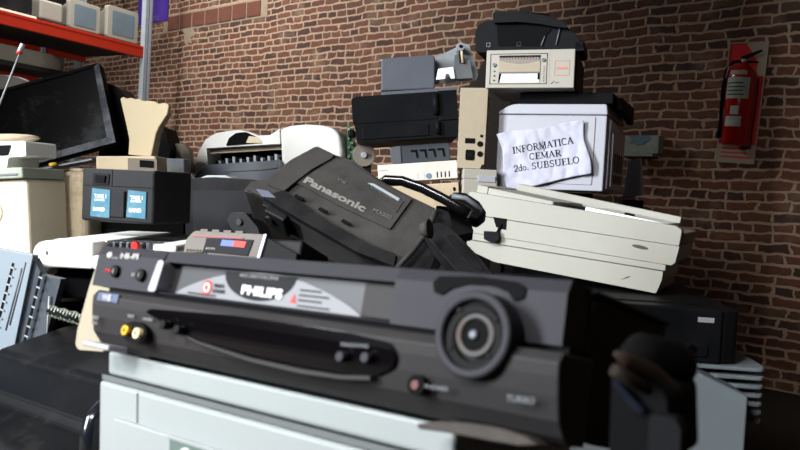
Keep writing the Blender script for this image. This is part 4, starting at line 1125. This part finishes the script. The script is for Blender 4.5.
# ---------- white marked box, tan box, adaptor, black printer
fwp = Fr((380, 183, 2.22), (458, 178, 2.22))
t = T('marked_box', 'flat white box with small print and a blue smudge, under the grey ribbed adaptor', 'box', fwp)
W = fwp.W; H = (fwp.uv(380, 165)[1] + fwp.uv(459, 160)[1]) / 2
MB().box(-.004, W, 0, .30, 0, H).build('carton', mat('white_painted_metal', (218, 214, 208), .5, dirt=.35, dcol=(170, 150, 125), scale=14), t, .002)
mb = MB()
for k in range(4):
    a, b = fwp.uv(437 + k * 4, 179); mb.box(a, a + .003, -.001, .001, H * .1, H * .42)
mb.build('vent_slots', 'deep', t)
a, b = fwp.uv(429, 179); MB().prism(ell(a, H * .22, .008, .008), -.0012, .0).build('blue_smudge', 'bluepaint', t)
mb = MB()
for k in range(8):
    a, b = fwp.uv(406 + (k % 2) * 7 , 0); mb.box(a, a + .004, -.0008, .0, H * (.1 + .08 * (k // 2)), H * (.12 + .08 * (k // 2)))
mb.build('printed_marks', 'greytext', t)
text('P', .012, 'redp', t, fwp.uv(391, 178)[0], H * .1, -.001)
MB().box(0.0, .025, -.0008, .0, H * .66, H * .69).build('panel_line', 'greytext', t)
ftb = Fr((398, 212, 2.20), (460, 206, 2.17))
t = T('tan_box', 'worn tan box supporting the flat white box behind the camcorder handle', 'box', ftb)
H = fwp.O.z - ftb.O.z - .001
ft = Fr(ftb.O, Vector((ftb.O.x + (fwp.ex.x), ftb.O.y + fwp.ex.y, ftb.O.z + fwp.ex.z)))
t.matrix_world = ft.mat()
hh = ft.uv(430, 184)[1]
MB().box(-.09, ft.uv(459, 190)[0], 0.0, .26, -.02, min(hh, H) ).build('carton', 'tan', t, .003)
a, b = ft.uv(455, 189); MB().prism(ell(a - .002, b, .004, .006, 12), -.001, .0).build('hole', 'deep', t)

fad = Fr((391, 163.5, 2.24), (450, 160, 2.21))
fad = Fr(fwp.w(fwp.uv(391, 163)[0], .01, (fwp.uv(380, 165)[1] + fwp.uv(459, 160)[1]) / 2 + .001), fwp.w(1, .01, (fwp.uv(380, 165)[1] + fwp.uv(459, 160)[1]) / 2 + .001))
t = T('power_adaptor', 'grey ribbed power adaptor squeezed under the black printer', 'adaptor', fad)
W = fad.uv(450, 152)[0]; H = fad.uv(420, 144.5)[1]
MB().prism(rnd([(0, 0), (W, 0), (W, H), (0, H)], [.02, .003, .003, .02], 5), 0, .10).build('body', mat('adaptor_grey', (58, 62, 70), .5, dirt=.3, dcol=(90, 90, 92)), t, .003)
MB().prism(rnd([(0, .001), (.03, .001), (.03, H - .001), (0, H - .001)], [.02, 0, 0, .02], 5), -.003, .001).build('end_cap', 'greydark', t, .001)
for k in range(4):
    x = W * (.34 + .15 * k)
    MB().prism([(x, H * .72), (x + .018, H * .72), (x + .020, H * .25), (x + .016, H * .25), (x + .013, H * .62), (x, H * .62)], -.0025, .001).build('rib', 'deep', t)
HB = H
fbp = Fr(P(354, 146, 2.20), P(458, 141, 2.15))
fbp = Fr(Vector((fbp.O.x, fbp.O.y, fad.w(0, 0, HB).z + .002)), Vector((fbp.O.x, fbp.O.y, fad.w(0, 0, HB).z + .002)) + fwp.ex)
t = T('black_scanner_printer', 'glossy black printer with a hinged lid, carrying the grey metal tray assembly', 'printer', fbp)
q = lambda a, b: fbp.uv(a, b)
W = q(458, 120)[0]; xl = q(354, 120)[0]; zt = q(395, 94)[1]; zm = q(400, 121)[1]
MB().prism(rnd([(xl + .004, 0), (xl, zm), (W, zm), (W, 0)], .004), 0, .30).build('lower_body', 'black', t, .005, 3)
MB().prism(rnd([(xl - .004, zm + .001), (xl - .004, zt - .006), (xl + .012, zt), (W - .002, zt), (W, zm + .001)], .003), .002, .30).build('lid', 'black', t, .004)
xh = q(434, 100)[0]
MB().box(xh + .012, W + .001, -.004, .02, zm - .006, zt + .001).build('hinge_cover', 'black', t, .002)
MB().tube([(xh + .004, -.006, zm + .012), (xh + .004, -.006, zt - .006)], .009, 12).build('hinge', 'black', t)
MB().tube([(xh + .006, -.004, .012), (xh + .006, -.004, zm - .008)], .007, 12).build('latch', 'black', t)
MB().box(xl + .01, xh - .01, -.0012, .001, zm - .0015, zm + .0015).build('lid_seam', 'deep', t)
MB().box(xl + .02, xh - .02, -.003, .001, .008, zm - .012).build('front_flap', 'black', t, .002)
MB().box(xl - .022, xl - .002, .03, .09, zm - .035, zm - .012).build('side_knob', 'black', t, .006)
ZTB = zt; XTB = q(381, 90)[0]

# ---------- grey metal tray assembly on top
fta = Fr(fbp.w(XTB, .06, ZTB + .0035), fbp.w(XTB + 1, .06, ZTB + .0035))
t = T('metal_tray', 'blue grey metal box with a slanted bracket on top of the glossy black printer', 'metal assembly', fta)
q = lambda a, b: fta.uv(a, b)
MB().box(0, q(456, 80)[0], -.004, .10, -.001, .012).build('base_tray', 'slate', t, .001)
MB().prism([(a, max(b, .0125)) for a, b in fta.poly([(381, 91), (381, 60), (383, 58), (432, 54.5), (435, 57), (435, 91)])], .002, .10).build('cover_box', 'slate', t, .005, 3)
MB().prism(fta.poly([(434, 82), (433, 56), (466, 40), (471, 42), (480, 72), (478, 78)]), .05, .054).build('slanted_bracket', 'steel', t)
MB().prism(fta.poly([(436, 80), (438, 69), (453, 67), (455, 78.5), (451, 79), (449, 74), (446, 74), (445, 79)]), -.004, .0).build('white_clip', 'white', t, .0005)
MB().prism(rnd(fta.poly([(454, 79), (455, 55), (461, 53), (464, 60), (470, 60), (473, 78)]), .002), .0, .04).build('black_bracket', 'greydark', t, .001)
a, b = q(460.5, 47)
MB().tube([(a, -.01, b), (a, .05, b)], .012, 20).build('roller', 'silver', t, .001)
MB().tube([(a, -.012, b), (a, -.01, b)], .005, 12).build('roller_axle', 'deep', t)
a2, b2 = q(462, 62)
MB().prism(rnd([(a - .006, b - .008), (a + .008, b - .01), (a2 + .008, b2 - .006), (a2 - .008, b2 - .004)], .003), -.002, .0).build('guide_plate', 'ink', t)
MB().tube([(a + .002, -.004, b), (a2 + .002, -.004, b2 - .004)], .004, 8).build('link_rod', 'tan', t)
for k in (386, 396):
    MB().prism(ell(q(k, 88)[0], .003, .004, .004, 10), -.002, .0).build('screw', 'steel', t)

# ---------- cream power supply standing upright
fps = Fr((462, 168, 2.20), (487, 166.5, 2.19))
fps = Fr(fps.O, fps.O + Vector((fps.ex.x, fps.ex.y, 0)))
t = T('power_supply', 'tall cream power supply block with round sockets, left of the laser printer', 'power supply', fps)
W = fps.uv(486, 130)[0]; H = fps.uv(472, 88)[1]; x0 = fps.uv(459.5, 120)[0]
MB().prism([(x0, 0), (x0 - .002, H), (W, H + .002), (W, .012), (W - .006, .012), (W - .010, 0)], 0, .02).build('face_plate', mat('warm_beige_plate', (160, 147, 126), .5, dirt=.3, dcol=(120, 100, 76), scale=12), t, .001)
MB().box(x0, W, .02, .12, .002, H).build('case', 'cream2', t, .001)
mb = MB()
for k in range(7): mb.box(W - .001, W + .002, 0.03, .115, H * (.08 + .13 * k), H * (.08 + .13 * k) + .004)
mb.build('side_ribs', 'rust', t)
qq = lambda a, b: fps.uv(a, b)
a, b = qq(470, 141); MB().box(a - .014, a + .014, -.002, .001, b - .007, b + .008).build('switch', 'deep', t, .001)
a, b = qq(470, 155); s_ = MB().prism(rnd([(a - .013, b - .015), (a + .013, b - .015), (a + .013, b + .015), (a - .013, b + .015)], .005), -.002, .001).build('power_inlet', 'deep', t, .001)
MB().box(a - .006, a + .006, -.003, -.001, b - .004, b + .006).build('inlet_core', 'chassis', s_, .001)
for a, b, r in ((481.5, 136, .004), (480, 144, .008), (480, 154, .008)):
    x, z = qq(a, b); MB().tube([(x, -.002, z), (x, .002, z)], r, 16).build('round_socket', 'deep', t)

# ---------- cream scanner under
fsc = Fr((462, 195, 2.185), (500, 194, 2.185))
fsc = Fr(fsc.O, fsc.O + Vector((fsc.ex.x, fsc.ex.y, 0)))
t = T('flatbed_scanner', 'cream flat scanner carrying the upright power supply, left of the laser printer', 'scanner', fsc)
H = fps.O.z - fsc.O.z - .001
MB().box(0, .098, 0, .13, 0, H * .62).build('base', 'cream2', t, .004)
MB().box(.0, .096, .004, .13, H * .62, H).build('lid', 'cream2', t, .003)
a, b = fsc.uv(478, 174); MB().box(a, a + .05, -.003, .006, H * .52, H * .76).build('pull_tab', 'laser', t, .002)

# ---------- laser printer
flp = Fr((499, 188, 2.23), (605, 190, 2.11))
flp = Fr(flp.O, flp.O + Vector((flp.ex.x, flp.ex.y, 0)))
t = T('laser_printer', 'pale white laser printer with a paper note stuck on its front', 'printer', flp)
q = lambda a, b: flp.uv(a, b)
W = q(605, 150)[0]; x0 = q(497, 160)[0]; zl = q(550, 115)[1]; zt = q(520, 105)[1]; zt2 = q(600, 103)[1]
zt = (zt + zt2) / 2
fr0 = MB().prism([(x0 - .001, .006), (x0 - .002, zl), (W, zl), (W, .004), (x0 + .02, 0)], 0, .05).build('front_cover', 'laser', t, .003)
MB().prism(rnd([(x0 - .004, zl + .0015), (x0, zt - .02), (x0 + .035, zt), (W - .002, zt), (W + .002, zl + .0015)], [0, .02, .02, .006, 0], 5), -.003, .33).build('top_cover', 'laser', t, .004, 3)
MB().box(x0, W - .004, .05, .33, 0.002, zl).build('body', 'laser', t, .003)
MB().prism(rnd([(x0 + .03, .02), (x0 + .03, zl - .012), (x0 + .045, zl - .004), (W - .03, zl - .004), (W - .03, .02)], .004), -.003, .001).build('tray_door', 'laser', t, .0015)
# side vent panel
sp = MB().prism([(.03, .01), (.04, zl * .98), (.32, zl * .86), (.325, .01)], W - .004, W + .006, 'x').build('side_panel', mat('lightened_lilac_panel', (190, 188, 206), .45, dirt=.2), t, .002)  # panel colour raised to stand in for light this side lacks
mb = MB()
mb.box(W + .005, W + .008, .08, .29, .03, zl * .55); mb.build('side_opening', 'deep', sp)
mb = MB()
for k in range(5): mb.box(W + .006, W + .010, .10 + .04 * k, .112 + .04 * k, .03, zl * .55)
mb.box(W + .006, W + .012, .06, .075, .02, zl * .8); mb.box(W + .006, W + .012, .08, .29, zl * .25, zl * .29)
mb.build('side_ribs', 'laser', sp, .0008)
LZ = zt
# black lid unit on top
fbl = Fr(flp.w(x0 + .05, .02, LZ + .0035), flp.w(W + .01, .02, LZ + .0035))
t = T('black_feeder', 'flat black feeder unit between the laser printer and the chart recorder', 'feeder', fbl)
W2 = fbl.W
hz = .030
MB().box(0, W2, 0, .29, 0, hz).build('housing', 'deep', t, .003)
MB().prism([(.03, hz * .7), (.28, hz * .7), (.29, -.03), (.05, -.012)], W2 + .001, W2 + .02, 'x').build('side_flange', 'deep', t, .003)
ZR = fbl.w(0, 0, hz).z

# ---------- chart recorder
o_ = P(486, 95, 2.17); o_.z = max(ZR, fps.w(0, 0, .0).z) + .002
fcr = Fr(o_, o_ + (P(574, 90, 2.10) - P(486, 95, 2.17)))
fcr = Fr(fcr.O, Vector((fcr.O.x + fcr.ex.x, fcr.O.y + fcr.ex.y, fcr.O.z + .015)))
t = T('chart_recorder', 'cream chart recorder with a paper window and red square mark, high on the pile', 'chart recorder', fcr)
q = lambda a, b: fcr.uv(a, b)
W = q(574.5, 70)[0]; x0 = q(486, 70)[0]; H = (q(490, 53)[1] + q(570, 46)[1]) / 2
MB().box(x0, W, 0, .30, 0, H).build('case', 'cream2', t, .002)
MB().box(W - .002, W + .004, .02, .30, .001, H - .003).build('side_cover', 'chassis', t, .001, label='dark right side cover')
xs0, xs1 = q(490, 70)[0], q(547, 70)[0]
zz0, zz1 = H * .10, H * .90
MB().ring([(xs0, zz0), (xs1, zz0), (xs1, zz1), (xs0, zz1)], [(xs0 + .0015, zz0 + .0015), (xs1 - .0015, zz0 + .0015), (xs1 - .0015, zz1 - .0015), (xs0 + .0015, zz1 - .0015)], -.001, .0005).build('frame_line', 'ink', t)
wx0, wx1 = q(499, 70)[0], q(540, 70)[0]
wd = MB().box(wx0, wx1, -.0012, .001, H * .42, H * .84).build('chart_window', mat('chart_glass', (112, 100, 92), .3), t)
MB().box(wx0, wx1, -.002, -.001, H * .80, H * .85).build('window_top', 'ink', wd)
mb = MB()
for k in range(14): mb.box(wx0 + (wx1 - wx0) * (k + .5) / 14, wx0 + (wx1 - wx0) * (k + .5) / 14 + .001, -.002, -.001, H * .74, H * .80)
mb.build('scale_ticks', 'ink', wd)
pp = [(wx0, H * .42), (wx1, H * .42), (wx1, H * .70), ((wx0 * .3 + wx1 * .7), H * .64), ((wx0 + wx1) / 2, H * .62), (wx0 * .8 + wx1 * .2, H * .66), (wx0, H * .72)]
MB().prism(pp, -.0022, -.0012).build('chart_paper', 'panelwhite', wd)
text('~ ~ ~', .006, 'greytext', wd, (wx0 + wx1) / 2 - .01, H * .52, -.0026)
MB().box(wx0, wx1, -.0024, -.001, H * .37, H * .42).build('slot_line', 'greydark', t)
MB().prism([(wx0 + .002, H * .14), (wx1 - .002, H * .14), (wx1 - .002, H * .37), (wx0 + .008, H * .37)], -.002, .0).build('paper_flap', 'white', t, .0005)
MB().prism([(wx0 - .001, H * .14), (wx0 + .003, H * .14), (wx0 + .008, H * .37), (wx0 + .001, H * .37)], -.0024, .0).build('flap_hinge', 'deep', t)
MB().box(wx1 - .006, wx1 - .001, -.003, .0, H * .22, H * .38).build('flap_catch', 'deep', t)
for (a, b) in ((494.5, 65), (543.5, 60)):
    x, z = q(a, b); MB().tube([(x, -.004, z), (x, 0, z)], .005, 14).build('knob', 'greydark', t)
mb = MB()
for k in range(4): mb.tube([(q(494.5, 70)[0], -.002, H * (.2 + .12 * k)), (q(494.5, 70)[0], 0, H * (.2 + .12 * k))], .002, 8)
for k in range(7): mb.tube([(q(544, 70)[0], -.002, H * (.18 + .06 * k)), (q(544, 70)[0], 0, H * (.18 + .06 * k))], .0012, 8)
mb.build('indicator_dots', 'ink', t)
x, z = q(562, 68); s = .020
MB().ring([(x - s, z - s), (x + s, z - s), (x + s, z + s), (x - s, z + s)], [(x - s + .001, z - s + .001), (x + s - .001, z - s + .001), (x + s - .001, z + s - .001), (x - s + .001, z + s - .001)], -.001, .0).build('red_square', mat('faded_red_print', (190, 120, 110), .6), t)
MB().box(x - s * .7, x + s * .7, -.001, 0, z - .003, z + .003).build('red_word', MATS['faded_red_print'], t)
MB().box(q(549.5, 60)[0], q(549.5, 60)[0] + .0008, -.0006, 0, .004, H - .004).build('panel_seam', 'greytext', t)
mb = MB(); sc_ = [q(a, b) for a, b in ((551, 84), (554, 81), (556, 83), (559, 82))]
mb.tube([(a, -.0005, b) for a, b in sc_], .0007, 6); mb.build('pen_scribble', 'ink', t)

# ---------- black boombox / sewing case on top
ZT = fcr.w(0, 0, H).z
o_ = P(476, 53, 2.40); o_.z = ZT + .004
o_ = fcr.w(q(476, 50)[0] , .05, H + .0035)
fbb = Fr(o_, o_ + fcr.ex)
t = T('black_case', 'rounded black plastic case with a carrying handle on the very top of the pile', 'case', fbb)
q = lambda a, b, y=0: fbb.uv(a, b, y)
z0_ = 0.0
pts = [(475, 58), (475, 32), (479, 24), (488, 20.5), (497, 20), (530, 22), (556, 24), (566, 26), (576, 34), (583, 47), (584, 60)]
PP = [(a, max(b, z0_)) for a, b in fbb.poly(pts)]
MB().prism(rnd(PP, .008), 0, .16).build('body', 'black', t, .010, 3)
MB().box(q(584, 50)[0] - .03, q(584, 50)[0], .0, .16, -.0, .03).build('right_foot', 'black', t, .006)
hn = [(493, 23), (493, 13), (497, 11.5), (519, 11), (542, 15), (555, 18), (566, 23), (568, 28), (556, 27), (540, 24), (518, 22)]
MB().prism(rnd(fbb.poly(hn, -.02), .004), -.022, .03).build('carry_handle', 'black', t, .004, 3)
rc = [(498, 46), (497, 26), (520, 25), (552, 29), (546, 36), (540, 46)]
MB().prism(rnd(fbb.poly(rc, -.002), .004), -.003, .001).build('handle_recess', 'deep', t, .001)
for a, b in (((560, 28), (556, 45)), ((545, 36), (541, 46))):
    A3 = fbb.uv(*a, -.004); B3 = fbb.uv(*b, -.004)
    MB().tube([(A3[0], -.004, A3[1]), (B3[0], -.004, B3[1])], .0022, 8).build('bright_edge', 'slate', t)
for a, b in ((488.5, 45), (519, 44)):
    x, z = q(a, b); MB().ring([(x - .006, z - .006), (x + .006, z - .006), (x + .006, z + .006), (x - .006, z + .006)], [(x - .004, z - .004), (x + .004, z - .004), (x + .004, z + .004), (x - .004, z + .004)], -.003, .001).build('catch', 'greydark', t)

# ---------- beige casing right of the laser printer
fbx = Fr((634, 196, 2.66), (645, 196, 2.64))
t = T('beige_panel', 'narrow beige panel standing behind the right side of the laser printer', 'panel', fbx)
MB().prism(fbx.poly([(622, 198), (628, 160), (640, 158), (643, 195)]), 0, .02).build('panel_sheet', 'laser', t, .003)
mb = MB()
for k in range(7): mb.box(fbx.uv(634, 0)[0], fbx.uv(639, 0)[0], -.001, 0, fbx.uv(0, 190)[1] + .014 * k, fbx.uv(0, 190)[1] + .014 * k + .006)
mb.build('printed_lines', 'greytext', t)

# ================================================================== PAPER NOTE with serif writing
fpn = Fr(flp.w(*[flp.uv(508, 189.5)[0], -.016, flp.uv(508, 189.5)[1]]), flp.w(flp.uv(592, 174.5)[0], -.012, flp.uv(592, 174.5)[1]), up=tuple(flp.ez))
tpn = T('paper_note', 'crumpled white paper note reading INFORMATICA CEMAR 2do. SUBSUELO on the laser printer', 'paper note', fpn)
qn = lambda a, b: fpn.uv(a, b)
c00, c10, c01, c11 = [Vector(qn(*p)) for p in ((508, 189), (592, 175), (498, 134), (583, 121))]
def bil(u, v):
    p = c00 * (1 - u) * (1 - v) + c10 * u * (1 - v) + c01 * (1 - u) * v + c11 * u * v
    p = p + Vector((.004 * math.sin(v * 7) * (u if u > .5 else u - 1) * 1.2, -.004 * math.sin(u * 5 + .4) * (1 - v) + .003 * math.sin(u * 9) * v))
    return p
def wr(x, z):
    n = noise.noise(Vector((x * 11, z * 11, 3))) * .010 + abs(noise.noise(Vector((x * 24 + 5, z * 19, 7)))) * -.008 + noise.noise(Vector((x * 60, z * 60, 1))) * .0016
    k = (x - .185) ; 
    if k > 0: n -= min(.008, k * .2) * (0.6 + .4 * math.sin(z * 40))    # curl at the right
    if x < .03: n -= (.03 - x) * .15
    return max(-.028, min(.010, n))
bm = bmesh.new(); NU, NV = 64, 44
G = [[None] * (NV + 1) for _ in range(NU + 1)]
for i in range(NU + 1):
    for j in range(NV + 1):
        p = bil(i / NU, j / NV); G[i][j] = bm.verts.new((p.x, wr(p.x, p.y), p.y))
for i in range(NU):
    for j in range(NV): bm.faces.new((G[i][j], G[i + 1][j], G[i + 1][j + 1], G[i][j + 1]))
for f in bm.faces: f.smooth = True
me = bpy.data.meshes.new('sheet'); bm.to_mesh(me); bm.free(); me.materials.append(M_['paper'])
sh_ = bpy.data.objects.new('sheet', me); COL.objects.link(sh_); sh_.parent = tpn
md = sh_.modifiers.new('thickness', 'SOLIDIFY'); md.thickness = .0003

def arcp(cx, cy, rx, ry, a0, a1, n=14):
    return [(cx + rx * math.cos(R(a0 + (a1 - a0) * i / n)), cy + ry * math.sin(R(a0 + (a1 - a0) * i / n))) for i in range(n + 1)]
TK, TN, SF = .15, .065, .05
def S(pts, w): return ('s', pts, w)
def stem(x, y0=0, y1=1, w=TK, s0=True, s1=True):
    o = [S([(x, y0), (x, y1)], w)]
    if s0: o.append(S([(x - .17, y0 + SF / 2), (x + .17, y0 + SF / 2)], SF))
    if s1: o.append(S([(x - .17, y1 - SF / 2), (x + .17, y1 - SF / 2)], SF))
    return o
GL = {
 'I': (.40, stem(.20)),
 'N': (.86, stem(.17, w=TN) + [S([(.15, .98), (.70, .02)], TK)] + stem(.70, w=TN, s0=False)),
 'F': (.66, stem(.20) + [S([(.2, .97), (.62, .97)], .06), S([(.61, .97), (.61, .76)], .05), S([(.2, .52), (.48, .52)], .06), S([(.48, .62), (.48, .42)], .05)]),
 'O': (.84, [S(arcp(.42, .5, .33, .47, 0, 360, 28), .11)]),
 'R': (.78, stem(.20) + [S([(.2, .97), (.4, .97)] + arcp(.40, .74, .2, .23, 90, -90) + [(.2, .51)], .09), S([(.38, .5), (.70, .03)], .13), S([(.62, .025), (.80, .025)], SF)]),
 'M': (1.02, stem(.17, w=TN) + [S([(.17, .98), (.50, .08)], .13), S([(.50, .08), (.83, .98)], TN)] + stem(.83)),
 'A': (.82, [S([(.12, .02), (.40, .98)], TN), S([(.40, .98), (.70, .02)], TK), S([(.22, .34), (.60, .34)], .06), S([(.0, .025), (.25, .025)], SF), S([(.56, .025), (.84, .025)], SF)]),
 'T': (.72, stem(.36, s1=False) + [S([(.04, .97), (.68, .97)], .06), S([(.05, .97), (.05, .76)], .05), S([(.67, .97), (.67, .76)], .05)]),
 'C': (.76, [S(arcp(.42, .5, .33, .47, 48, 312, 24), .11), S([(.65, .95), (.65, .70)], .05)]),
 'E': (.70, stem(.20) + [S([(.2, .97), (.60, .97)], .06), S([(.6, .97), (.6, .76)], .05), S([(.2, .52), (.48, .52)], .06), S([(.48, .62), (.48, .42)], .05), S([(.2, .03), (.63, .03)], .06), S([(.63, .03), (.65, .25)], .05)]),
 'S': (.62, [S(arcp(.31, .73, .21, .23, 35, 270, 14) + arcp(.31, .26, .22, .24, 90, -145, 14), .11), S([(.50, .95), (.50, .74)], .05), S([(.10, .05), (.10, .28)], .05)]),
 'U': (.82, stem(.18, .3, 1, s0=False) + [S([(.18, .34)] + arcp(.42, .32, .24, .30, 180, 360) + [(.66, .34)], .09)] + stem(.66, .3, 1, w=TN, s0=False)),
 'B': (.74, stem(.20) + [S([(.2, .97), (.4, .97)] + arcp(.40, .75, .17, .22, 90, -90) + [(.2, .53)], .09), S([(.4, .52)] + arcp(.42, .28, .21, .25, 90, -90) + [(.2, .03)], .09)]),
 'L': (.68, stem(.20) + [S([(.2, .03), (.62, .03)], .06), S([(.62, .03), (.64, .26)], .05)]),
 '2': (.56, [S([(.07, .68)] + arcp(.27, .72, .18, .24, 170, -20, 12) + [(.40, .48), (.08, .07)], .10), S([(.06, .04), (.50, .04)], .09), S([(.5, .04), (.52, .18)], .05)]),
 'd': (.58, [S(arcp(.25, .32, .18, .29, 0, 360, 20), .10), S([(.43, .0), (.43, 1.02)], .12), S([(.32, 1.0), (.46, 1.0)], SF), S([(.4, .025), (.56, .025)], SF)]),
 'o': (.56, [S(arcp(.27, .32, .20, .29, 0, 360, 20), .10)]),
 '.': (.28, [S([(.08, .07), (.21, .07)], .13)]),
 ' ': (.30, []),
}
def serif_line(s, a, b, cap, sx=1.0):
    """one line of serif capitals whose baseline runs a -> b on the sheet"""
    A = Vector(qn(*a)); B = Vector(qn(*b)); d = (B - A); L_ = d.length; d.normalize(); nn = Vector((-d.y, d.x))
    tot = sum(GL[c][0] for c in s); k = L_ / tot
    bm = bmesh.new(); x = 0
    def place(u, v):
        p = A + d * (u * k) + nn * (v * cap); return bm.verts.new((p.x, wr(p.x, p.y) - .0012, p.y))
    for c in s:
        adv, ss = GL[c]
        for _, pts, w in ss:
            for (p, q_) in zip(pts, pts[1:]):
                P0 = Vector(p); P1 = Vector(q_); dd = (P1 - P0)
                if dd.length < 1e-6: continue
                dd.normalize(); m_ = Vector((-dd.y, dd.x)) * w / 2; e_ = dd * (w * .15 if len(pts) > 2 else 0)
                n_ = max(1, int((P1 - P0).length / .25))
                for i in range(n_):
                    a_ = P0 - e_ + (P1 + e_ - P0 + e_) * (i / n_); b_ = P0 - e_ + (P1 + e_ - P0 + e_) * ((i + 1) / n_)
                    vs = [place(x + r_.x, r_.y) for r_ in (a_ + m_, a_ - m_, b_ - m_, b_ + m_)]
                    bm.faces.new(vs)
        x += adv
    me = bpy.data.meshes.new('printed_line'); bm.to_mesh(me); bm.free(); me.materials.append(M_['ink'])
    o = bpy.data.objects.new('printed_line', me); COL.objects.link(o); o.parent = tpn
    return o
serif_line('INFORMATICA', (513, 154), (574, 143.5), .0190)
serif_line('CEMAR', (529.5, 160), (561.5, 156), .0180)
serif_line('2do. SUBSUELO', (514, 172), (580, 163), .0185)

# ================================================================== bench and hidden crates the pile rests on
crate(-.60, -.24, 2.36, 2.62, TZ, P(192, 186, 2.34).z - .012, 'dark crate hidden under the white inkjet printer')
crate(.34, .56, 2.28, 2.48, TZ, flp.O.z - .002, 'dark crate hidden under the laser printer')
crate(.19, .26, 2.20, 2.30, TZ, fsc.O.z - .004, 'dark crate hidden under the flat scanner')
crate(-.60, -.40, 1.34, 1.60, TZ, fw.w(0, 0, 0).z - .062, 'dark crate hidden under the white printer with the red latch')
crate(-1.15, -.80, 1.64, 1.70, TZ, fs.O.z - .145, 'dark crate hidden under the cream computer tower')
crate(-.20, -.15, 1.11, 1.14, TZ, fr_.O.z - .022, 'dark crate hidden under the dusty radio')
crate(-.45, -.34, 1.76, 1.88, TZ, fo.O.z - .010, 'dark crate hidden under the dusty dark speaker')
crate(-.08, .14, 2.25, 2.42, TZ, ft.O.z - .038, 'dark crate hidden under the worn tan box')
crate(-.86, -.66, 2.04, 2.09, TZ, P(96, 178, 1.99).z - .045, 'dark crate hidden under the tan desktop case')
crate(-.04, .06, 1.19, 1.28, TZ, E - .20, 'small dark crate hidden under the low end of the camcorder')
crate(-.16, -.10, 2.33, 2.40, TZ, P(352, 184, 2.30).z - .006, 'narrow dark crate hidden under the circuit board')
crate(.76, .83, 2.67, 2.72, TZ, P(634, 200, 2.66).z, 'narrow dark crate hidden under the beige panel')
crate(-.22, .16, 1.42, 1.64, TZ, E - .15, 'dark crate hidden under the camcorder')
o = T('work_bench', 'rough wooden bench under the whole pile of machines', 'bench', Fr(Vector((-1.45, .42, TZ)), Vector((1, .42, TZ))))
o.matrix_world = Matrix.Translation((-1.6, .34, 0))
MB().box(0, 2.12, 0, 2.7, TZ - .04, TZ).build('bench_top', 'wood', o, .004)
for x in (.05, 1.97):
    for y in (.05, 2.55): MB().box(x, x + .09, y, y + .09, 0, TZ - .04).build('leg', 'wood', o, .004)

# ================================================================== LIGHT
def area(name, pos, target, sx, sy, power, color, spread=180):
    l = bpy.data.lights.new(name, 'AREA'); l.shape = 'RECTANGLE'; l.size = sx; l.size_y = sy; l.energy = power; l.color = color; l.spread = R(spread)
    o = bpy.data.objects.new(name, l); COL.objects.link(o); o.location = pos
    o.rotation_euler = (Vector(target) - Vector(pos)).to_track_quat('-Z', 'Y').to_euler(); return o
wc = FRW.w(1.6, -8.72, 2.5)
ld = FRW.w(2.2, 0, 1.8)
area('added_skylight_fill', (-3.0, 7.2, CH + .05), (-3.0, 7.2, 0), 1.3, 1.3, 230, (.95, .97, 1.0))  # unseen source added to brighten the left of the brick wall
area('window_daylight', wc, (wc + (-wn) * 3 + Vector((0, 0, -.4))), 1.0, 2.2, 800, (.90, .96, 1.0))
area('added_front_fill', (-1.2, -.5, 2.35), (-.15, 1.5, .95), .9, .3, 15, (1.0, .98, .95), spread=70)  # unseen fill behind the camera, added to brighten the fronts of the pile
w = bpy.data.worlds.new('world'); sc.world = w; w.use_nodes = True
w.node_tree.nodes['Background'].inputs[0].default_value = (.75, .85, 1, 1); w.node_tree.nodes['Background'].inputs[1].default_value = 0.15
sc.view_settings.view_transform = 'Standard'; sc.view_settings.look = 'None'; sc.view_settings.gamma = 1; sc.view_settings.use_curve_mapping = False
sc.view_settings.exposure = -0.2
